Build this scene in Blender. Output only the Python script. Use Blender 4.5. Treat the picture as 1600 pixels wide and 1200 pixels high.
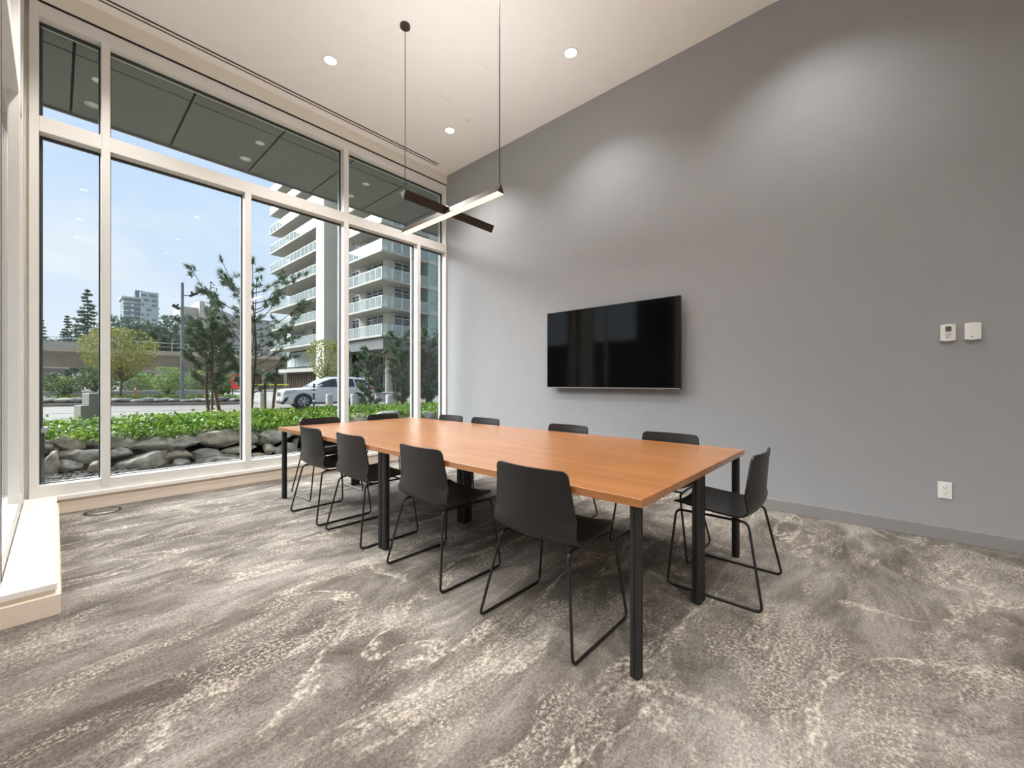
import bpy, bmesh, math, random
import numpy as np
from mathutils import Vector, Matrix, noise

for o in list(bpy.data.objects):
    bpy.data.objects.remove(o)
SC = bpy.context.scene
COL = SC.collection
PI = math.pi
R = math.radians

# ------------------------------------------------------------------ camera
cam_data = bpy.data.cameras.new('camera')
cam_data.sensor_width = 36.0
cam_data.lens = 14.4
cam_data.shift_y = -1.7 / 1600
cam_data.clip_start = 0.05
cam_data.clip_end = 1500
cam = bpy.data.objects.new('camera', cam_data)
COL.objects.link(cam)
cam.location = (0, 0, 1.2)
cam.rotation_euler = (R(90), 0, R(-48.05))
SC.camera = cam

# ------------------------------------------------------------------ colour management
SC.view_settings.view_transform = 'Standard'
SC.view_settings.look = 'None'
SC.view_settings.gamma = 1.0
SC.view_settings.use_curve_mapping = False
SC.view_settings.exposure = 0.0
SC.cycles.max_bounces = 10
SC.cycles.diffuse_bounces = 6
SC.cycles.transparent_max_bounces = 16
SC.cycles.sample_clamp_indirect = 6.0

def lin(c):
    return tuple((v / 12.92 if v <= 0.04045 else ((v + 0.055) / 1.055) ** 2.4) for v in c)
def rgb(r, g, b):
    return lin((r / 255, g / 255, b / 255))

# ------------------------------------------------------------------ sky
W = bpy.data.worlds.new('sky')
SC.world = W
W.use_nodes = True
nt = W.node_tree
nt.nodes.clear()
def wn(t):
    return nt.nodes.new(t)
tc = wn('ShaderNodeTexCoord')
sep = wn('ShaderNodeSeparateXYZ')
nt.links.new(tc.outputs['Generated'], sep.inputs[0])
ramp = wn('ShaderNodeValToRGB')
nt.links.new(sep.outputs['Z'], ramp.inputs[0])
e = ramp.color_ramp.elements
e[0].position = 0.0
e[0].color = (*rgb(233, 240, 249), 1)
e[1].position = 0.75
e[1].color = (*rgb(176, 208, 250), 1)
m = e.new(0.28)
m.color = (*rgb(207, 227, 253), 1)
mp = wn('ShaderNodeMapping')
mp.inputs['Scale'].default_value = (1.6, 1.6, 3.4)
nt.links.new(tc.outputs['Generated'], mp.inputs[0])
nz = wn('ShaderNodeTexNoise')
nz.inputs['Scale'].default_value = 2.1
nz.inputs['Detail'].default_value = 7
nz.inputs['Roughness'].default_value = 0.58
nt.links.new(mp.outputs[0], nz.inputs['Vector'])
cr = wn('ShaderNodeValToRGB')
cr.color_ramp.elements[0].position = 0.47
cr.color_ramp.elements[0].color = (0, 0, 0, 1)
cr.color_ramp.elements[1].position = 0.72
cr.color_ramp.elements[1].color = (0.8, 0.8, 0.8, 1)
nt.links.new(nz.outputs[0], cr.inputs[0])
mx = wn('ShaderNodeMix')
mx.data_type = 'RGBA'
nt.links.new(cr.outputs[0], mx.inputs[0])
nt.links.new(ramp.outputs[0], mx.inputs[6])
mx.inputs[7].default_value = (*rgb(240, 245, 252), 1)
bg = wn('ShaderNodeBackground')
bg.inputs['Strength'].default_value = 1.12
nt.links.new(mx.outputs[2], bg.inputs['Color'])
wo = wn('ShaderNodeOutputWorld')
nt.links.new(bg.outputs[0], wo.inputs[0])

# ------------------------------------------------------------------ sun (veiled)
sd = bpy.data.lights.new('sun', 'SUN')
sd.energy = 15.0
sd.angle = R(48)
sd.color = (0.97, 0.98, 1.0)
sun = bpy.data.objects.new('sun', sd)
COL.objects.link(sun)
sun.rotation_euler = Vector((0.38, -0.61, -0.60)).to_track_quat('-Z', 'Y').to_euler()

LAMP_DOWN = 155.0      # W, one recessed ceiling lamp
LAMP_BAR = 22.0        # W, the lit face of a pendant bar
UPMUL = 1.3
WARM = (1.0, 0.98, 0.955)

# ------------------------------------------------------------------ materials
def mat(name, col, rough=0.6, metal=0.0, spec=0.5, var=0.0, vscale=6.0, bump=0.0, bscale=40.0, emit=None, estr=0.0, detail=4.0, stretch=None):
    m = bpy.data.materials.new(name)
    m.use_nodes = True
    t = m.node_tree
    b = t.nodes['Principled BSDF']
    b.inputs['Base Color'].default_value = (*col, 1)
    b.inputs['Roughness'].default_value = rough
    b.inputs['Metallic'].default_value = metal
    b.inputs['Specular IOR Level'].default_value = spec
    co = t.nodes.new('ShaderNodeTexCoord')
    vec = co.outputs['Object']
    if stretch:
        mpn = t.nodes.new('ShaderNodeMapping')
        mpn.inputs['Scale'].default_value = stretch
        t.links.new(vec, mpn.inputs[0])
        vec = mpn.outputs[0]
    if var:
        n = t.nodes.new('ShaderNodeTexNoise')
        n.inputs['Scale'].default_value = vscale
        n.inputs['Detail'].default_value = detail
        t.links.new(vec, n.inputs['Vector'])
        r = t.nodes.new('ShaderNodeValToRGB')
        r.color_ramp.elements[0].position = 0.3
        r.color_ramp.elements[1].position = 0.7
        r.color_ramp.elements[0].color = (*[c * (1 - var) for c in col], 1)
        r.color_ramp.elements[1].color = (*[min(1, c * (1 + var)) for c in col], 1)
        t.links.new(n.outputs[0], r.inputs[0])
        t.links.new(r.outputs[0], b.inputs['Base Color'])
    if bump:
        n2 = t.nodes.new('ShaderNodeTexNoise')
        n2.inputs['Scale'].default_value = bscale
        n2.inputs['Detail'].default_value = 5
        t.links.new(vec, n2.inputs['Vector'])
        bp = t.nodes.new('ShaderNodeBump')
        bp.inputs['Strength'].default_value = bump
        bp.inputs['Distance'].default_value = 0.02
        t.links.new(n2.outputs[0], bp.inputs['Height'])
        t.links.new(bp.outputs[0], b.inputs['Normal'])
    if emit:
        b.inputs['Emission Color'].default_value = (*emit, 1)
        b.inputs['Emission Strength'].default_value = estr
    return m

def leaf_mat(name, cols, rough=0.55, trans=0.3):
    m = bpy.data.materials.new(name)
    m.use_nodes = True
    t = m.node_tree
    b = t.nodes['Principled BSDF']
    out = t.nodes['Material Output']
    g = t.nodes.new('ShaderNodeNewGeometry')
    r = t.nodes.new('ShaderNodeValToRGB')
    el = r.color_ramp.elements
    el[0].color = (*cols[0], 1)
    el[1].color = (*cols[-1], 1)
    for i, c in enumerate(cols[1:-1]):
        q = el.new((i + 1) / (len(cols) - 1))
        q.color = (*c, 1)
    t.links.new(g.outputs['Random Per Island'], r.inputs[0])
    t.links.new(r.outputs[0], b.inputs['Base Color'])
    b.inputs['Roughness'].default_value = rough
    b.inputs['Specular IOR Level'].default_value = 0.25
    tr = t.nodes.new('ShaderNodeBsdfTranslucent')
    t.links.new(r.outputs[0], tr.inputs[0])
    mxs = t.nodes.new('ShaderNodeMixShader')
    mxs.inputs[0].default_value = trans
    t.links.new(b.outputs[0], mxs.inputs[1])
    t.links.new(tr.outputs[0], mxs.inputs[2])
    t.links.new(mxs.outputs[0], out.inputs[0])
    return m

def glass_mat(name, tint, ior=1.45, rough=0.0, painted_sheen=0.0):
    m = bpy.data.materials.new(name)
    m.use_nodes = True
    t = m.node_tree
    t.nodes.remove(t.nodes['Principled BSDF'])
    out = t.nodes['Material Output']
    tr = t.nodes.new('ShaderNodeBsdfTransparent')
    tr.inputs[0].default_value = (*tint, 1)
    gl = t.nodes.new('ShaderNodeBsdfGlossy')
    gl.inputs['Roughness'].default_value = rough
    # Schlick reflectance, the same from both sides of the thin pane
    f0 = ((ior - 1) / (ior + 1)) ** 2
    lw = t.nodes.new('ShaderNodeLayerWeight')
    pw = t.nodes.new('ShaderNodeMath')
    pw.operation = 'POWER'
    pw.inputs[1].default_value = 5.0
    t.links.new(lw.outputs['Facing'], pw.inputs[0])
    fr = t.nodes.new('ShaderNodeMath')
    fr.operation = 'MULTIPLY_ADD'
    fr.inputs[1].default_value = 1 - f0
    fr.inputs[2].default_value = f0
    t.links.new(pw.outputs[0], fr.inputs[0])
    ms = t.nodes.new('ShaderNodeMixShader')
    t.links.new(fr.outputs[0], ms.inputs[0])
    body = tr
    if painted_sheen:  # pale diffuse share, painted in for sky reflected by the railing glass
        df = t.nodes.new('ShaderNodeBsdfDiffuse')
        df.inputs[0].default_value = (*rgb(176, 182, 178), 1)
        body = t.nodes.new('ShaderNodeMixShader')
        body.inputs[0].default_value = painted_sheen
        t.links.new(tr.outputs[0], body.inputs[1])
        t.links.new(df.outputs[0], body.inputs[2])
    t.links.new(body.outputs[0], ms.inputs[1])
    t.links.new(gl.outputs[0], ms.inputs[2])
    t.links.new(ms.outputs[0], out.inputs[0])
    return m

def carpet_mat():
    m = bpy.data.materials.new('marbled_carpet')
    m.use_nodes = True
    t = m.node_tree
    N = t.nodes.new
    L = t.links.new
    b = t.nodes['Principled BSDF']
    b.inputs['Roughness'].default_value = 0.95
    b.inputs['Specular IOR Level'].default_value = 0.1
    co = N('ShaderNodeTexCoord')
    mp = N('ShaderNodeMapping')
    mp.inputs['Rotation'].default_value = (0, 0, R(-28))
    mp.inputs['Scale'].default_value = (0.62, 1.35, 1)
    L(co.outputs['Object'], mp.inputs[0])
    def noi(vec, scale, detail=5, rough=0.55, dist=0.0):
        n = N('ShaderNodeTexNoise')
        n.inputs['Scale'].default_value = scale
        n.inputs['Detail'].default_value = detail
        n.inputs['Roughness'].default_value = rough
        n.inputs['Distortion'].default_value = dist
        L(vec, n.inputs['Vector'])
        return n.outputs[0]
    def rmp(v, a, bb, c0=(0, 0, 0), c1=(1, 1, 1)):
        r = N('ShaderNodeValToRGB')
        r.color_ramp.elements[0].position = a
        r.color_ramp.elements[1].position = bb
        r.color_ramp.elements[0].color = (*c0, 1)
        r.color_ramp.elements[1].color = (*c1, 1)
        L(v, r.inputs[0])
        return r.outputs[0]
    def mth(op, a, bb):
        n = N('ShaderNodeMath')
        n.operation = op
        for i, v in enumerate((a, bb)):
            if isinstance(v, (int, float)):
                n.inputs[i].default_value = v
            else:
                L(v, n.inputs[i])
        return n.outputs[0]
    def mixc(f, a, bb):
        n = N('ShaderNodeMix')
        n.data_type = 'RGBA'
        L(f, n.inputs[0])
        for i, v in ((6, a), (7, bb)):
            if isinstance(v, tuple):
                n.inputs[i].default_value = (*v, 1)
            else:
                L(v, n.inputs[i])
        return n.outputs[2]
    v = mp.outputs[0]
    base = N('ShaderNodeValToRGB')
    L(noi(v, 1.5, 12, 0.74, 0.7), base.inputs[0])
    el = base.color_ramp.elements
    el[0].position = 0.38
    el[0].color = (*CP[0], 1)
    el[1].position = 0.63
    el[1].color = (*CP[2], 1)
    q = el.new(0.5)
    q.color = (*CP[1], 1)
    # thin pale veins: ridges of a warped noise, broken up
    rid = mth('ABSOLUTE', mth('SUBTRACT', noi(v, 1.15, 6, 0.55, 1.3), 0.5), 0)
    vein = rmp(rid, 0.0, 0.026, (1, 1, 1), (0, 0, 0))
    brk = rmp(noi(co.outputs['Object'], 38, 4, 0.7), 0.42, 0.60)
    brk2 = rmp(noi(v, 2.3, 3), 0.36, 0.56)
    vmask = mth('MULTIPLY', mth('MULTIPLY', vein, brk), brk2)
    # flecked cream patches
    pat = rmp(noi(v, 2.1, 9, 0.70, 0.9), 0.49, 0.58)
    flk = rmp(noi(co.outputs['Object'], 64, 6, 0.78), 0.49, 0.56)
    fmask = mth('MULTIPLY', mth('MULTIPLY', pat, flk), 0.8)
    # flecked dark patches
    pat2 = rmp(noi(v, 1.7, 6, 0.6, 0.6), 0.36, 0.52, (1, 1, 1), (0, 0, 0))
    flk2 = rmp(noi(co.outputs['Object'], 60, 4, 0.7), 0.44, 0.60)
    dmask = mth('MULTIPLY', mth('MULTIPLY', pat2, flk2), 0.55)
    c = mixc(dmask, base.outputs[0], CP[3])
    c = mixc(fmask, c, CP[4])
    c = mixc(vmask, c, CP[5])
    grit = rmp(noi(co.outputs['Object'], 85, 4, 0.7), 0.34, 0.66, (0.66, 0.66, 0.66), (1.32, 1.32, 1.32))
    gm = N('ShaderNodeMix')
    gm.data_type = 'RGBA'
    gm.blend_type = 'MULTIPLY'
    gm.inputs[0].default_value = 1.0
    L(c, gm.inputs[6])
    L(grit, gm.inputs[7])
    c = gm.outputs[2]
    pile = noi(co.outputs['Object'], 230, 3, 0.6)
    pm = N('ShaderNodeMix')
    pm.data_type = 'RGBA'
    pm.blend_type = 'MULTIPLY'
    pm.inputs[0].default_value = 1.0
    L(c, pm.inputs[6])
    L(rmp(pile, 0.3, 0.7, (0.72, 0.72, 0.72), (1.2, 1.2, 1.2)), pm.inputs[7])
    L(pm.outputs[2], b.inputs['Base Color'])
    bp = N('ShaderNodeBump')
    bp.inputs['Strength'].default_value = 0.5
    bp.inputs['Distance'].default_value = 0.006
    L(pile, bp.inputs['Height'])
    L(bp.outputs[0], b.inputs['Normal'])
    return m

CP = [rgb(90, 83, 76), rgb(118, 111, 104), rgb(154, 148, 141), rgb(64, 60, 57), rgb(188, 179, 167), rgb(208, 197, 182)]

def wood_mat():
    m = bpy.data.materials.new('cherry_wood')
    m.use_nodes = True
    t = m.node_tree
    N = t.nodes.new
    L = t.links.new
    b = t.nodes['Principled BSDF']
    b.inputs['Roughness'].default_value = 0.36
    b.inputs['Specular IOR Level'].default_value = 0.6
    b.inputs['Coat Weight'].default_value = 1.0
    b.inputs['Coat Roughness'].default_value = 0.27
    co = N('ShaderNodeTexCoord')
    mp = N('ShaderNodeMapping')
    mp.inputs['Scale'].default_value = (9, 0.55, 9)
    L(co.outputs['Object'], mp.inputs[0])
    n = N('ShaderNodeTexNoise')
    n.inputs['Scale'].default_value = 2.2
    n.inputs['Detail'].default_value = 8
    n.inputs['Roughness'].default_value = 0.6
    n.inputs['Distortion'].default_value = 0.5
    L(mp.outputs[0], n.inputs['Vector'])
    r = N('ShaderNodeValToRGB')
    r.color_ramp.elements[0].position = 0.28
    r.color_ramp.elements[0].color = (*rgb(148, 92, 44), 1)
    r.color_ramp.elements[1].position = 0.75
    r.color_ramp.elements[1].color = (*rgb(188, 124, 64), 1)
    L(n.outputs[0], r.inputs[0])
    L(r.outputs[0], b.inputs['Base Color'])
    return m

M = {}
M['carpet'] = carpet_mat()
M['wood'] = wood_mat()
M['ceiling'] = mat('ceiling_paint', rgb(240, 237, 233), 0.9, var=0.01)
M['bulkhead'] = mat('bulkhead_paint', rgb(226, 221, 208), 0.9, var=0.01)
M['grey'] = mat('grey_wall_paint', rgb(151, 152, 154), 0.62, spec=0.3, var=0.015, bump=0.03, bscale=220)
M['greytrim'] = mat('grey_trim_paint', rgb(136, 134, 133), 0.45, var=0.01)
M['white'] = mat('white_paint', rgb(236, 232, 227), 0.55, var=0.01)
M['sill'] = mat('lamplit_sill_paint', rgb(234, 219, 203), 0.4, var=0.01)  # peach tint puts warm lamp light into the ledge fronts and baseboards
M['sillboard'] = mat('daylit_sill_board_paint', rgb(244, 240, 234), 0.4, var=0.01)  # whiter than the fronts: daylight on the ledge tops, put into the colour
M['frame'] = mat('window_frame_coating', rgb(222, 220, 215), 0.45, var=0.01)
M['gasket'] = mat('black_gasket', rgb(44, 46, 48), 0.6, var=0.05)
M['glass'] = glass_mat('window_glass', (0.95, 0.97, 0.965), 1.38)
M['chair'] = mat('charcoal_shell', rgb(29, 28, 28), 0.38, spec=0.45, var=0.04, bump=0.04, bscale=300)
M['steel'] = mat('black_steel', rgb(26, 26, 26), 0.4, spec=0.5, var=0.03)
M['leg'] = mat('table_leg_coating', rgb(38, 38, 39), 0.38, spec=0.5, var=0.03)
M['tvscreen'] = mat('dark_screen', rgb(6, 6, 6), 0.07, spec=0.35, var=0.02)
M['tvbody'] = mat('screen_casing', rgb(22, 22, 23), 0.4, var=0.03)
M['silver'] = mat('silver_trim', rgb(178, 178, 178), 0.3, metal=0.8, var=0.02)
M['plastic'] = mat('white_plastic', rgb(226, 226, 222), 0.4, var=0.01)
M['darkmark'] = mat('dark_print', rgb(70, 72, 70), 0.5, var=0.03)
M['lcd'] = mat('grey_display', rgb(88, 90, 78), 0.25, var=0.06)
M['bronze'] = mat('dark_bronze', rgb(58, 46, 40), 0.4, spec=0.5, var=0.05)
M['lens'] = mat('lit_diffuser', rgb(255, 240, 220), 0.5, emit=(1.0, 0.75, 0.53), estr=1.25, var=0.01)
M['lamp'] = mat('lit_lamp', rgb(255, 250, 240), 0.5, emit=(1.0, 0.93, 0.84), estr=7.0, var=0.01)
M['slot'] = mat('black_slot', rgb(20, 20, 20), 0.8, var=0.05)
M['soffit'] = mat('soffit_panel_coating', rgb(120, 120, 117), 0.55, var=0.05, vscale=2.0)
M['soffitgap'] = mat('soffit_joint', rgb(22, 22, 22), 0.8, var=0.05)
M['alu'] = mat('aluminium', rgb(196, 198, 198), 0.4, metal=0.3, var=0.02)
M['darkmetal'] = mat('dark_cladding', rgb(58, 60, 62), 0.5, var=0.06)
M['rock'] = mat('grey_boulder', rgb(137, 134, 128), 0.9, var=0.48, vscale=9.0, bump=1.0, bscale=9, detail=10)
M['rock2'] = mat('brown_boulder', rgb(146, 139, 128), 0.9, var=0.46, vscale=8.0, bump=1.0, bscale=10, detail=10)
M['gravel'] = mat('gravel', rgb(91, 90, 86), 0.95, var=0.5, vscale=60, bump=0.8, bscale=80)
M['pebble'] = leaf_mat('pebble', [rgb(69, 67, 64), rgb(101, 100, 96), rgb(137, 133, 127)], 0.9, 0.0)
M['soil'] = mat('soil', rgb(66, 54, 42), 0.95, var=0.3, vscale=8, bump=0.5)
M['ground'] = mat('far_ground', rgb(126, 125, 117), 0.95, var=0.15, vscale=0.3)
M['pave'] = mat('light_paving', rgb(111, 105, 94), 0.85, var=0.08, vscale=1.2)
M['pave2'] = mat('grey_paving', rgb(101, 96, 90), 0.85, var=0.08, vscale=1.5)
M['concrete'] = mat('concrete', rgb(126, 122, 114), 0.85, var=0.12, vscale=1.5, bump=0.15)
M['guideway'] = mat('guideway_concrete', rgb(172, 160, 145), 0.9, var=0.15, vscale=0.4)
M['whitecon'] = mat('pale_concrete', rgb(163, 159, 152), 0.8, var=0.06, vscale=1.5)
M['greenbox'] = mat('grey_green_stone', rgb(106, 110, 94), 0.8, var=0.10, vscale=3, bump=0.2)
M['leaf'] = leaf_mat('ground_cover_leaf', [rgb(59, 93, 19), rgb(87, 124, 32), rgb(115, 147, 51), rgb(140, 162, 76)], 0.5, 0.35)
M['grass'] = leaf_mat('verge_leaf', [rgb(66, 86, 34), rgb(88, 111, 46), rgb(110, 129, 64)], 0.6, 0.3)
M['yleaf'] = leaf_mat('yellow_green_leaf', [rgb(77, 94, 39), rgb(104, 117, 50), rgb(132, 132, 59), rgb(161, 143, 68)], 0.6, 0.35)
M['dleaf'] = leaf_mat('dark_green_leaf', [rgb(46, 63, 37), rgb(72, 92, 52), rgb(101, 117, 72)], 0.6, 0.3)
M['gleaf'] = leaf_mat('bright_green_leaf', [rgb(75, 97, 48), rgb(108, 132, 68), rgb(141, 161, 94)], 0.6, 0.35)
M['needle'] = leaf_mat('pine_needle', [rgb(58, 76, 54), rgb(88, 108, 80), rgb(122, 138, 108)], 0.6, 0.15)
M['conifer'] = leaf_mat('conifer_spray', [rgb(66, 84, 72), rgb(88, 106, 90), rgb(112, 126, 108)], 0.7, 0.15)
M['bark'] = mat('bark', rgb(92, 78, 64), 0.9, var=0.3, vscale=9, bump=0.5)
M['stake'] = mat('stake_wood', rgb(122, 96, 70), 0.85, var=0.25, vscale=9, stretch=(6, 6, 0.8))
M['pole'] = mat('grey_pole_coating', rgb(104, 108, 112), 0.5, var=0.05)
M['black'] = mat('black_coating', rgb(30, 31, 32), 0.5, var=0.05)
M['red'] = mat('red_panel', rgb(214, 48, 38), 0.6, var=0.05)
M['tape'] = mat('yellow_tape', rgb(222, 214, 60), 0.5, var=0.05)
M['orange'] = mat('orange_marker', rgb(206, 116, 56), 0.6, var=0.05)
M['signwhite'] = mat('sign_white', rgb(240, 240, 238), 0.5, var=0.02)
M['aptwall'] = mat('pale_stone_cladding', rgb(194, 190, 178), 0.8, var=0.04, vscale=0.6)
M['aptwhite'] = mat('white_render', rgb(176, 172, 164), 0.8, var=0.03, vscale=0.6)
M['aptslab'] = mat('balcony_concrete', rgb(159, 157, 148), 0.8, var=0.04, vscale=0.6)
M['aptdark'] = mat('dark_podium_cladding', rgb(92, 92, 90), 0.7, var=0.05, vscale=0.6)
M['aptglass'] = mat('tower_glass', rgb(64, 72, 72), 0.12, spec=0.7, var=0.25, vscale=0.35)
M['railglass'] = glass_mat('railing_glass', (0.88, 0.92, 0.90), 1.5, painted_sheen=0.32)
M['rail'] = mat('railing_metal', rgb(196, 200, 198), 0.4, metal=0.4, var=0.03)
M['greenglass'] = mat('green_tinted_glass', rgb(128, 152, 142), 0.15, spec=0.7, var=0.15, vscale=0.3)
M['towerglass'] = mat('far_tower_glass', rgb(108, 125, 130), 0.2, spec=0.6, var=0.2, vscale=0.06)
M['towerlight'] = mat('far_tower_panel', rgb(159, 170, 170), 0.5, var=0.1, vscale=0.08)
M['towerslab'] = mat('far_tower_slab', rgb(186, 190, 188), 0.7, var=0.05, vscale=0.1)
M['beige'] = mat('far_beige_render', rgb(186, 174, 165), 0.8, var=0.06, vscale=0.05)
M['beige2'] = mat('far_grey_render', rgb(166, 163, 157), 0.8, var=0.06, vscale=0.05)
M['farwin'] = mat('far_window', rgb(104, 110, 114), 0.3, var=0.1, vscale=0.1)
M['carpaint'] = mat('white_car_paint', rgb(194, 194, 192), 0.18, spec=0.6, var=0.01)
M['carglass'] = mat('car_glass', rgb(28, 31, 34), 0.06, spec=0.7, var=0.05)
M['rubber'] = mat('tyre_rubber', rgb(30, 30, 31), 0.8, var=0.06)
M['trimblack'] = mat('black_car_trim', rgb(36, 37, 38), 0.5, var=0.05)
M['headlight'] = mat('headlight_lens', rgb(170, 178, 184), 0.1, spec=0.8, var=0.1)
M['taillight'] = mat('taillight_lens', rgb(130, 24, 24), 0.2, var=0.08)

# ------------------------------------------------------------------ mesh builder
class MB:
    def __init__(self):
        self.v = []
        self.f = []
        self.m = []
        self.mi = 0
    def add(self, vs, fs):
        k = len(self.v)
        self.v += [tuple(p) for p in vs]
        self.f += [tuple(i + k for i in q) for q in fs]
        self.m += [self.mi] * len(fs)
    def box(self, x0, x1, y0, y1, z0, z1, mtx=None):
        vs = [Vector((x, y, z)) for z in (z0, z1) for y in (y0, y1) for x in (x0, x1)]
        if mtx is not None:
            vs = [mtx @ p for p in vs]
        self.add(vs, [(0, 2, 3, 1), (4, 5, 7, 6), (0, 1, 5, 4), (2, 6, 7, 3), (0, 4, 6, 2), (1, 3, 7, 5)])
        return self
    def tube(self, pts, r, n=8, closed=False, caps=True):
        pts = [Vector(p) for p in pts]
        rs = r if isinstance(r, (list, tuple)) else [r] * len(pts)
        N = len(pts)
        k = len(self.v)
        up = None
        vs = []
        for i, p in enumerate(pts):
            if closed:
                d = pts[(i + 1) % N] - pts[i - 1]
            else:
                d = pts[min(i + 1, N - 1)] - pts[max(i - 1, 0)]
            d.normalize()
            if up is None:
                a = Vector((0, 0, 1)) if abs(d.z) < 0.9 else Vector((1, 0, 0))
                up = d.cross(a).normalized()
            else:
                up = (up - d * up.dot(d)).normalized()
            w = d.cross(up)
            for j in range(n):
                t = 2 * PI * j / n
                vs.append(p + (up * math.cos(t) + w * math.sin(t)) * rs[i])
        fs = []
        for i in range(N if closed else N - 1):
            for j in range(n):
                a = i * n + j
                b = i * n + (j + 1) % n
                i2 = (i + 1) % N
                fs.append((a, b, i2 * n + (j + 1) % n, i2 * n + j))
        if caps and not closed:
            fs.append(tuple(range(n))[::-1])
            fs.append(tuple((N - 1) * n + j for j in range(n)))
        self.add(vs, fs)
        return self
    def prism(self, poly, axis, a, b):
        # poly: 2D points; axis: the extrusion axis letter; a,b its limits
        def P(u, w, t):
            return {'x': (t, u, w), 'y': (u, t, w), 'z': (u, w, t)}[axis]
        n = len(poly)
        vs = [P(u, w, a) for u, w in poly] + [P(u, w, b) for u, w in poly]
        fs = [tuple(range(n))[::-1], tuple(range(n, 2 * n))]
        for i in range(n):
            j = (i + 1) % n
            fs.append((i, j, n + j, n + i))
        self.add(vs, fs)
        return self
    def lathe(self, prof, n=24, c=(0, 0, 0), axis='z', caps=True):
        vs = []
        for r, z in prof:
            for j in range(n):
                t = 2 * PI * j / n
                x, y = r * math.cos(t), r * math.sin(t)
                p = (x, y, z) if axis == 'z' else ((x, z, y) if axis == 'y' else (z, x, y))
                vs.append((p[0] + c[0], p[1] + c[1], p[2] + c[2]))
        fs = []
        for i in range(len(prof) - 1):
            for j in range(n):
                k = (j + 1) % n
                fs.append((i * n + j, i * n + k, (i + 1) * n + k, (i + 1) * n + j))
        if caps and prof[0][0] > 1e-6:
            fs.append(tuple(range(n))[::-1])
        if caps and prof[-1][0] > 1e-6:
            fs.append(tuple((len(prof) - 1) * n + j for j in range(n)))
        self.add(vs, fs)
        return self
    def quad(self, a, b, c, d):
        self.add([a, b, c, d], [(0, 1, 2, 3)])
        return self
    def build(self, name, mats, parent=None, smooth=False, bevel=0.0, seg=2, fix=True, loc=None, **kw):
        me = bpy.data.meshes.new(name)
        me.from_pydata(self.v, [], self.f)
        if not isinstance(mats, (list, tuple)):
            mats = [mats]
        for q in mats:
            me.materials.append(q)
        if len(mats) > 1:
            me.polygons.foreach_set('material_index', self.m)
        if fix or bevel:
            bm = bmesh.new()
            bm.from_mesh(me)
            bmesh.ops.remove_doubles(bm, verts=bm.verts, dist=1e-5)
            bmesh.ops.recalc_face_normals(bm, faces=bm.faces)
            if bevel:
                es = [q for q in bm.edges if len(q.link_faces) == 2 and q.calc_face_angle(0) > 0.6]
                bmesh.ops.bevel(bm, geom=es, offset=bevel, segments=seg, affect='EDGES', profile=0.5)
            bm.to_mesh(me)
            bm.free()
        if smooth:
            me.polygons.foreach_set('use_smooth', [True] * len(me.polygons))
            if smooth != 'all':
                try:
                    me.set_sharp_from_angle(angle=R(38))
                except Exception:
                    pass
        me.update()
        o = bpy.data.objects.new(name, me)
        COL.objects.link(o)
        if parent is not None:
            o.parent = parent
        if loc is not None:
            o.location = loc
        tag(o, **kw)
        return o

def tag(o, label=None, cat=None, group=None, kind=None):
    if label:
        o['label'] = label
    if cat:
        o['category'] = cat
    if group:
        o['group'] = group
    if kind:
        o['kind'] = kind
    return o

def empty(name, loc=(0, 0, 0), rz=0.0, **kw):
    o = bpy.data.objects.new(name, None)
    o.empty_display_size = 0.1
    COL.objects.link(o)
    o.location = loc
    o.rotation_euler = (0, 0, rz)
    tag(o, **kw)
    return o

def dup(root, loc, rz=0.0, scale=None, label=None, group=None):
    r = root.copy()
    COL.objects.link(r)
    r.location = loc
    r.rotation_euler = (0, 0, rz)
    if scale is not None:
        r.scale = scale if isinstance(scale, (tuple, list)) else (scale,) * 3
    if label:
        r['label'] = label
    if group:
        r['group'] = group
    for ch in list(root.children):
        c = ch.copy()
        COL.objects.link(c)
        c.parent = r
        for g in list(ch.children):
            d = g.copy()
            COL.objects.link(d)
            d.parent = c
    return r

def catmull(pts, n):
    pts = [Vector(p) for p in pts]
    out = []
    for i in range(len(pts) - 1):
        p0 = pts[max(i - 1, 0)]
        p1, p2 = pts[i], pts[i + 1]
        p3 = pts[min(i + 2, len(pts) - 1)]
        for k in range(n):
            t = k / n
            out.append(0.5 * ((2 * p1) + (p2 - p0) * t + (2 * p0 - 5 * p1 + 4 * p2 - p3) * t * t + (3 * p1 - p0 - 3 * p2 + p3) * t ** 3))
    out.append(pts[-1])
    return out

def fillet(pts, r, n=5):
    pts = [Vector(p) for p in pts]
    out = [pts[0]]
    for i in range(1, len(pts) - 1):
        a, b, c = pts[i - 1], pts[i], pts[i + 1]
        u = (a - b).normalized()
        w = (c - b).normalized()
        rr = min(r, (a - b).length * 0.49, (c - b).length * 0.49)
        p, q = b + u * rr, b + w * rr
        for k in range(n + 1):
            t = k / n
            out.append(p * (1 - t) ** 2 + b * 2 * t * (1 - t) + q * t * t)
    out.append(pts[-1])
    return out

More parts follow.
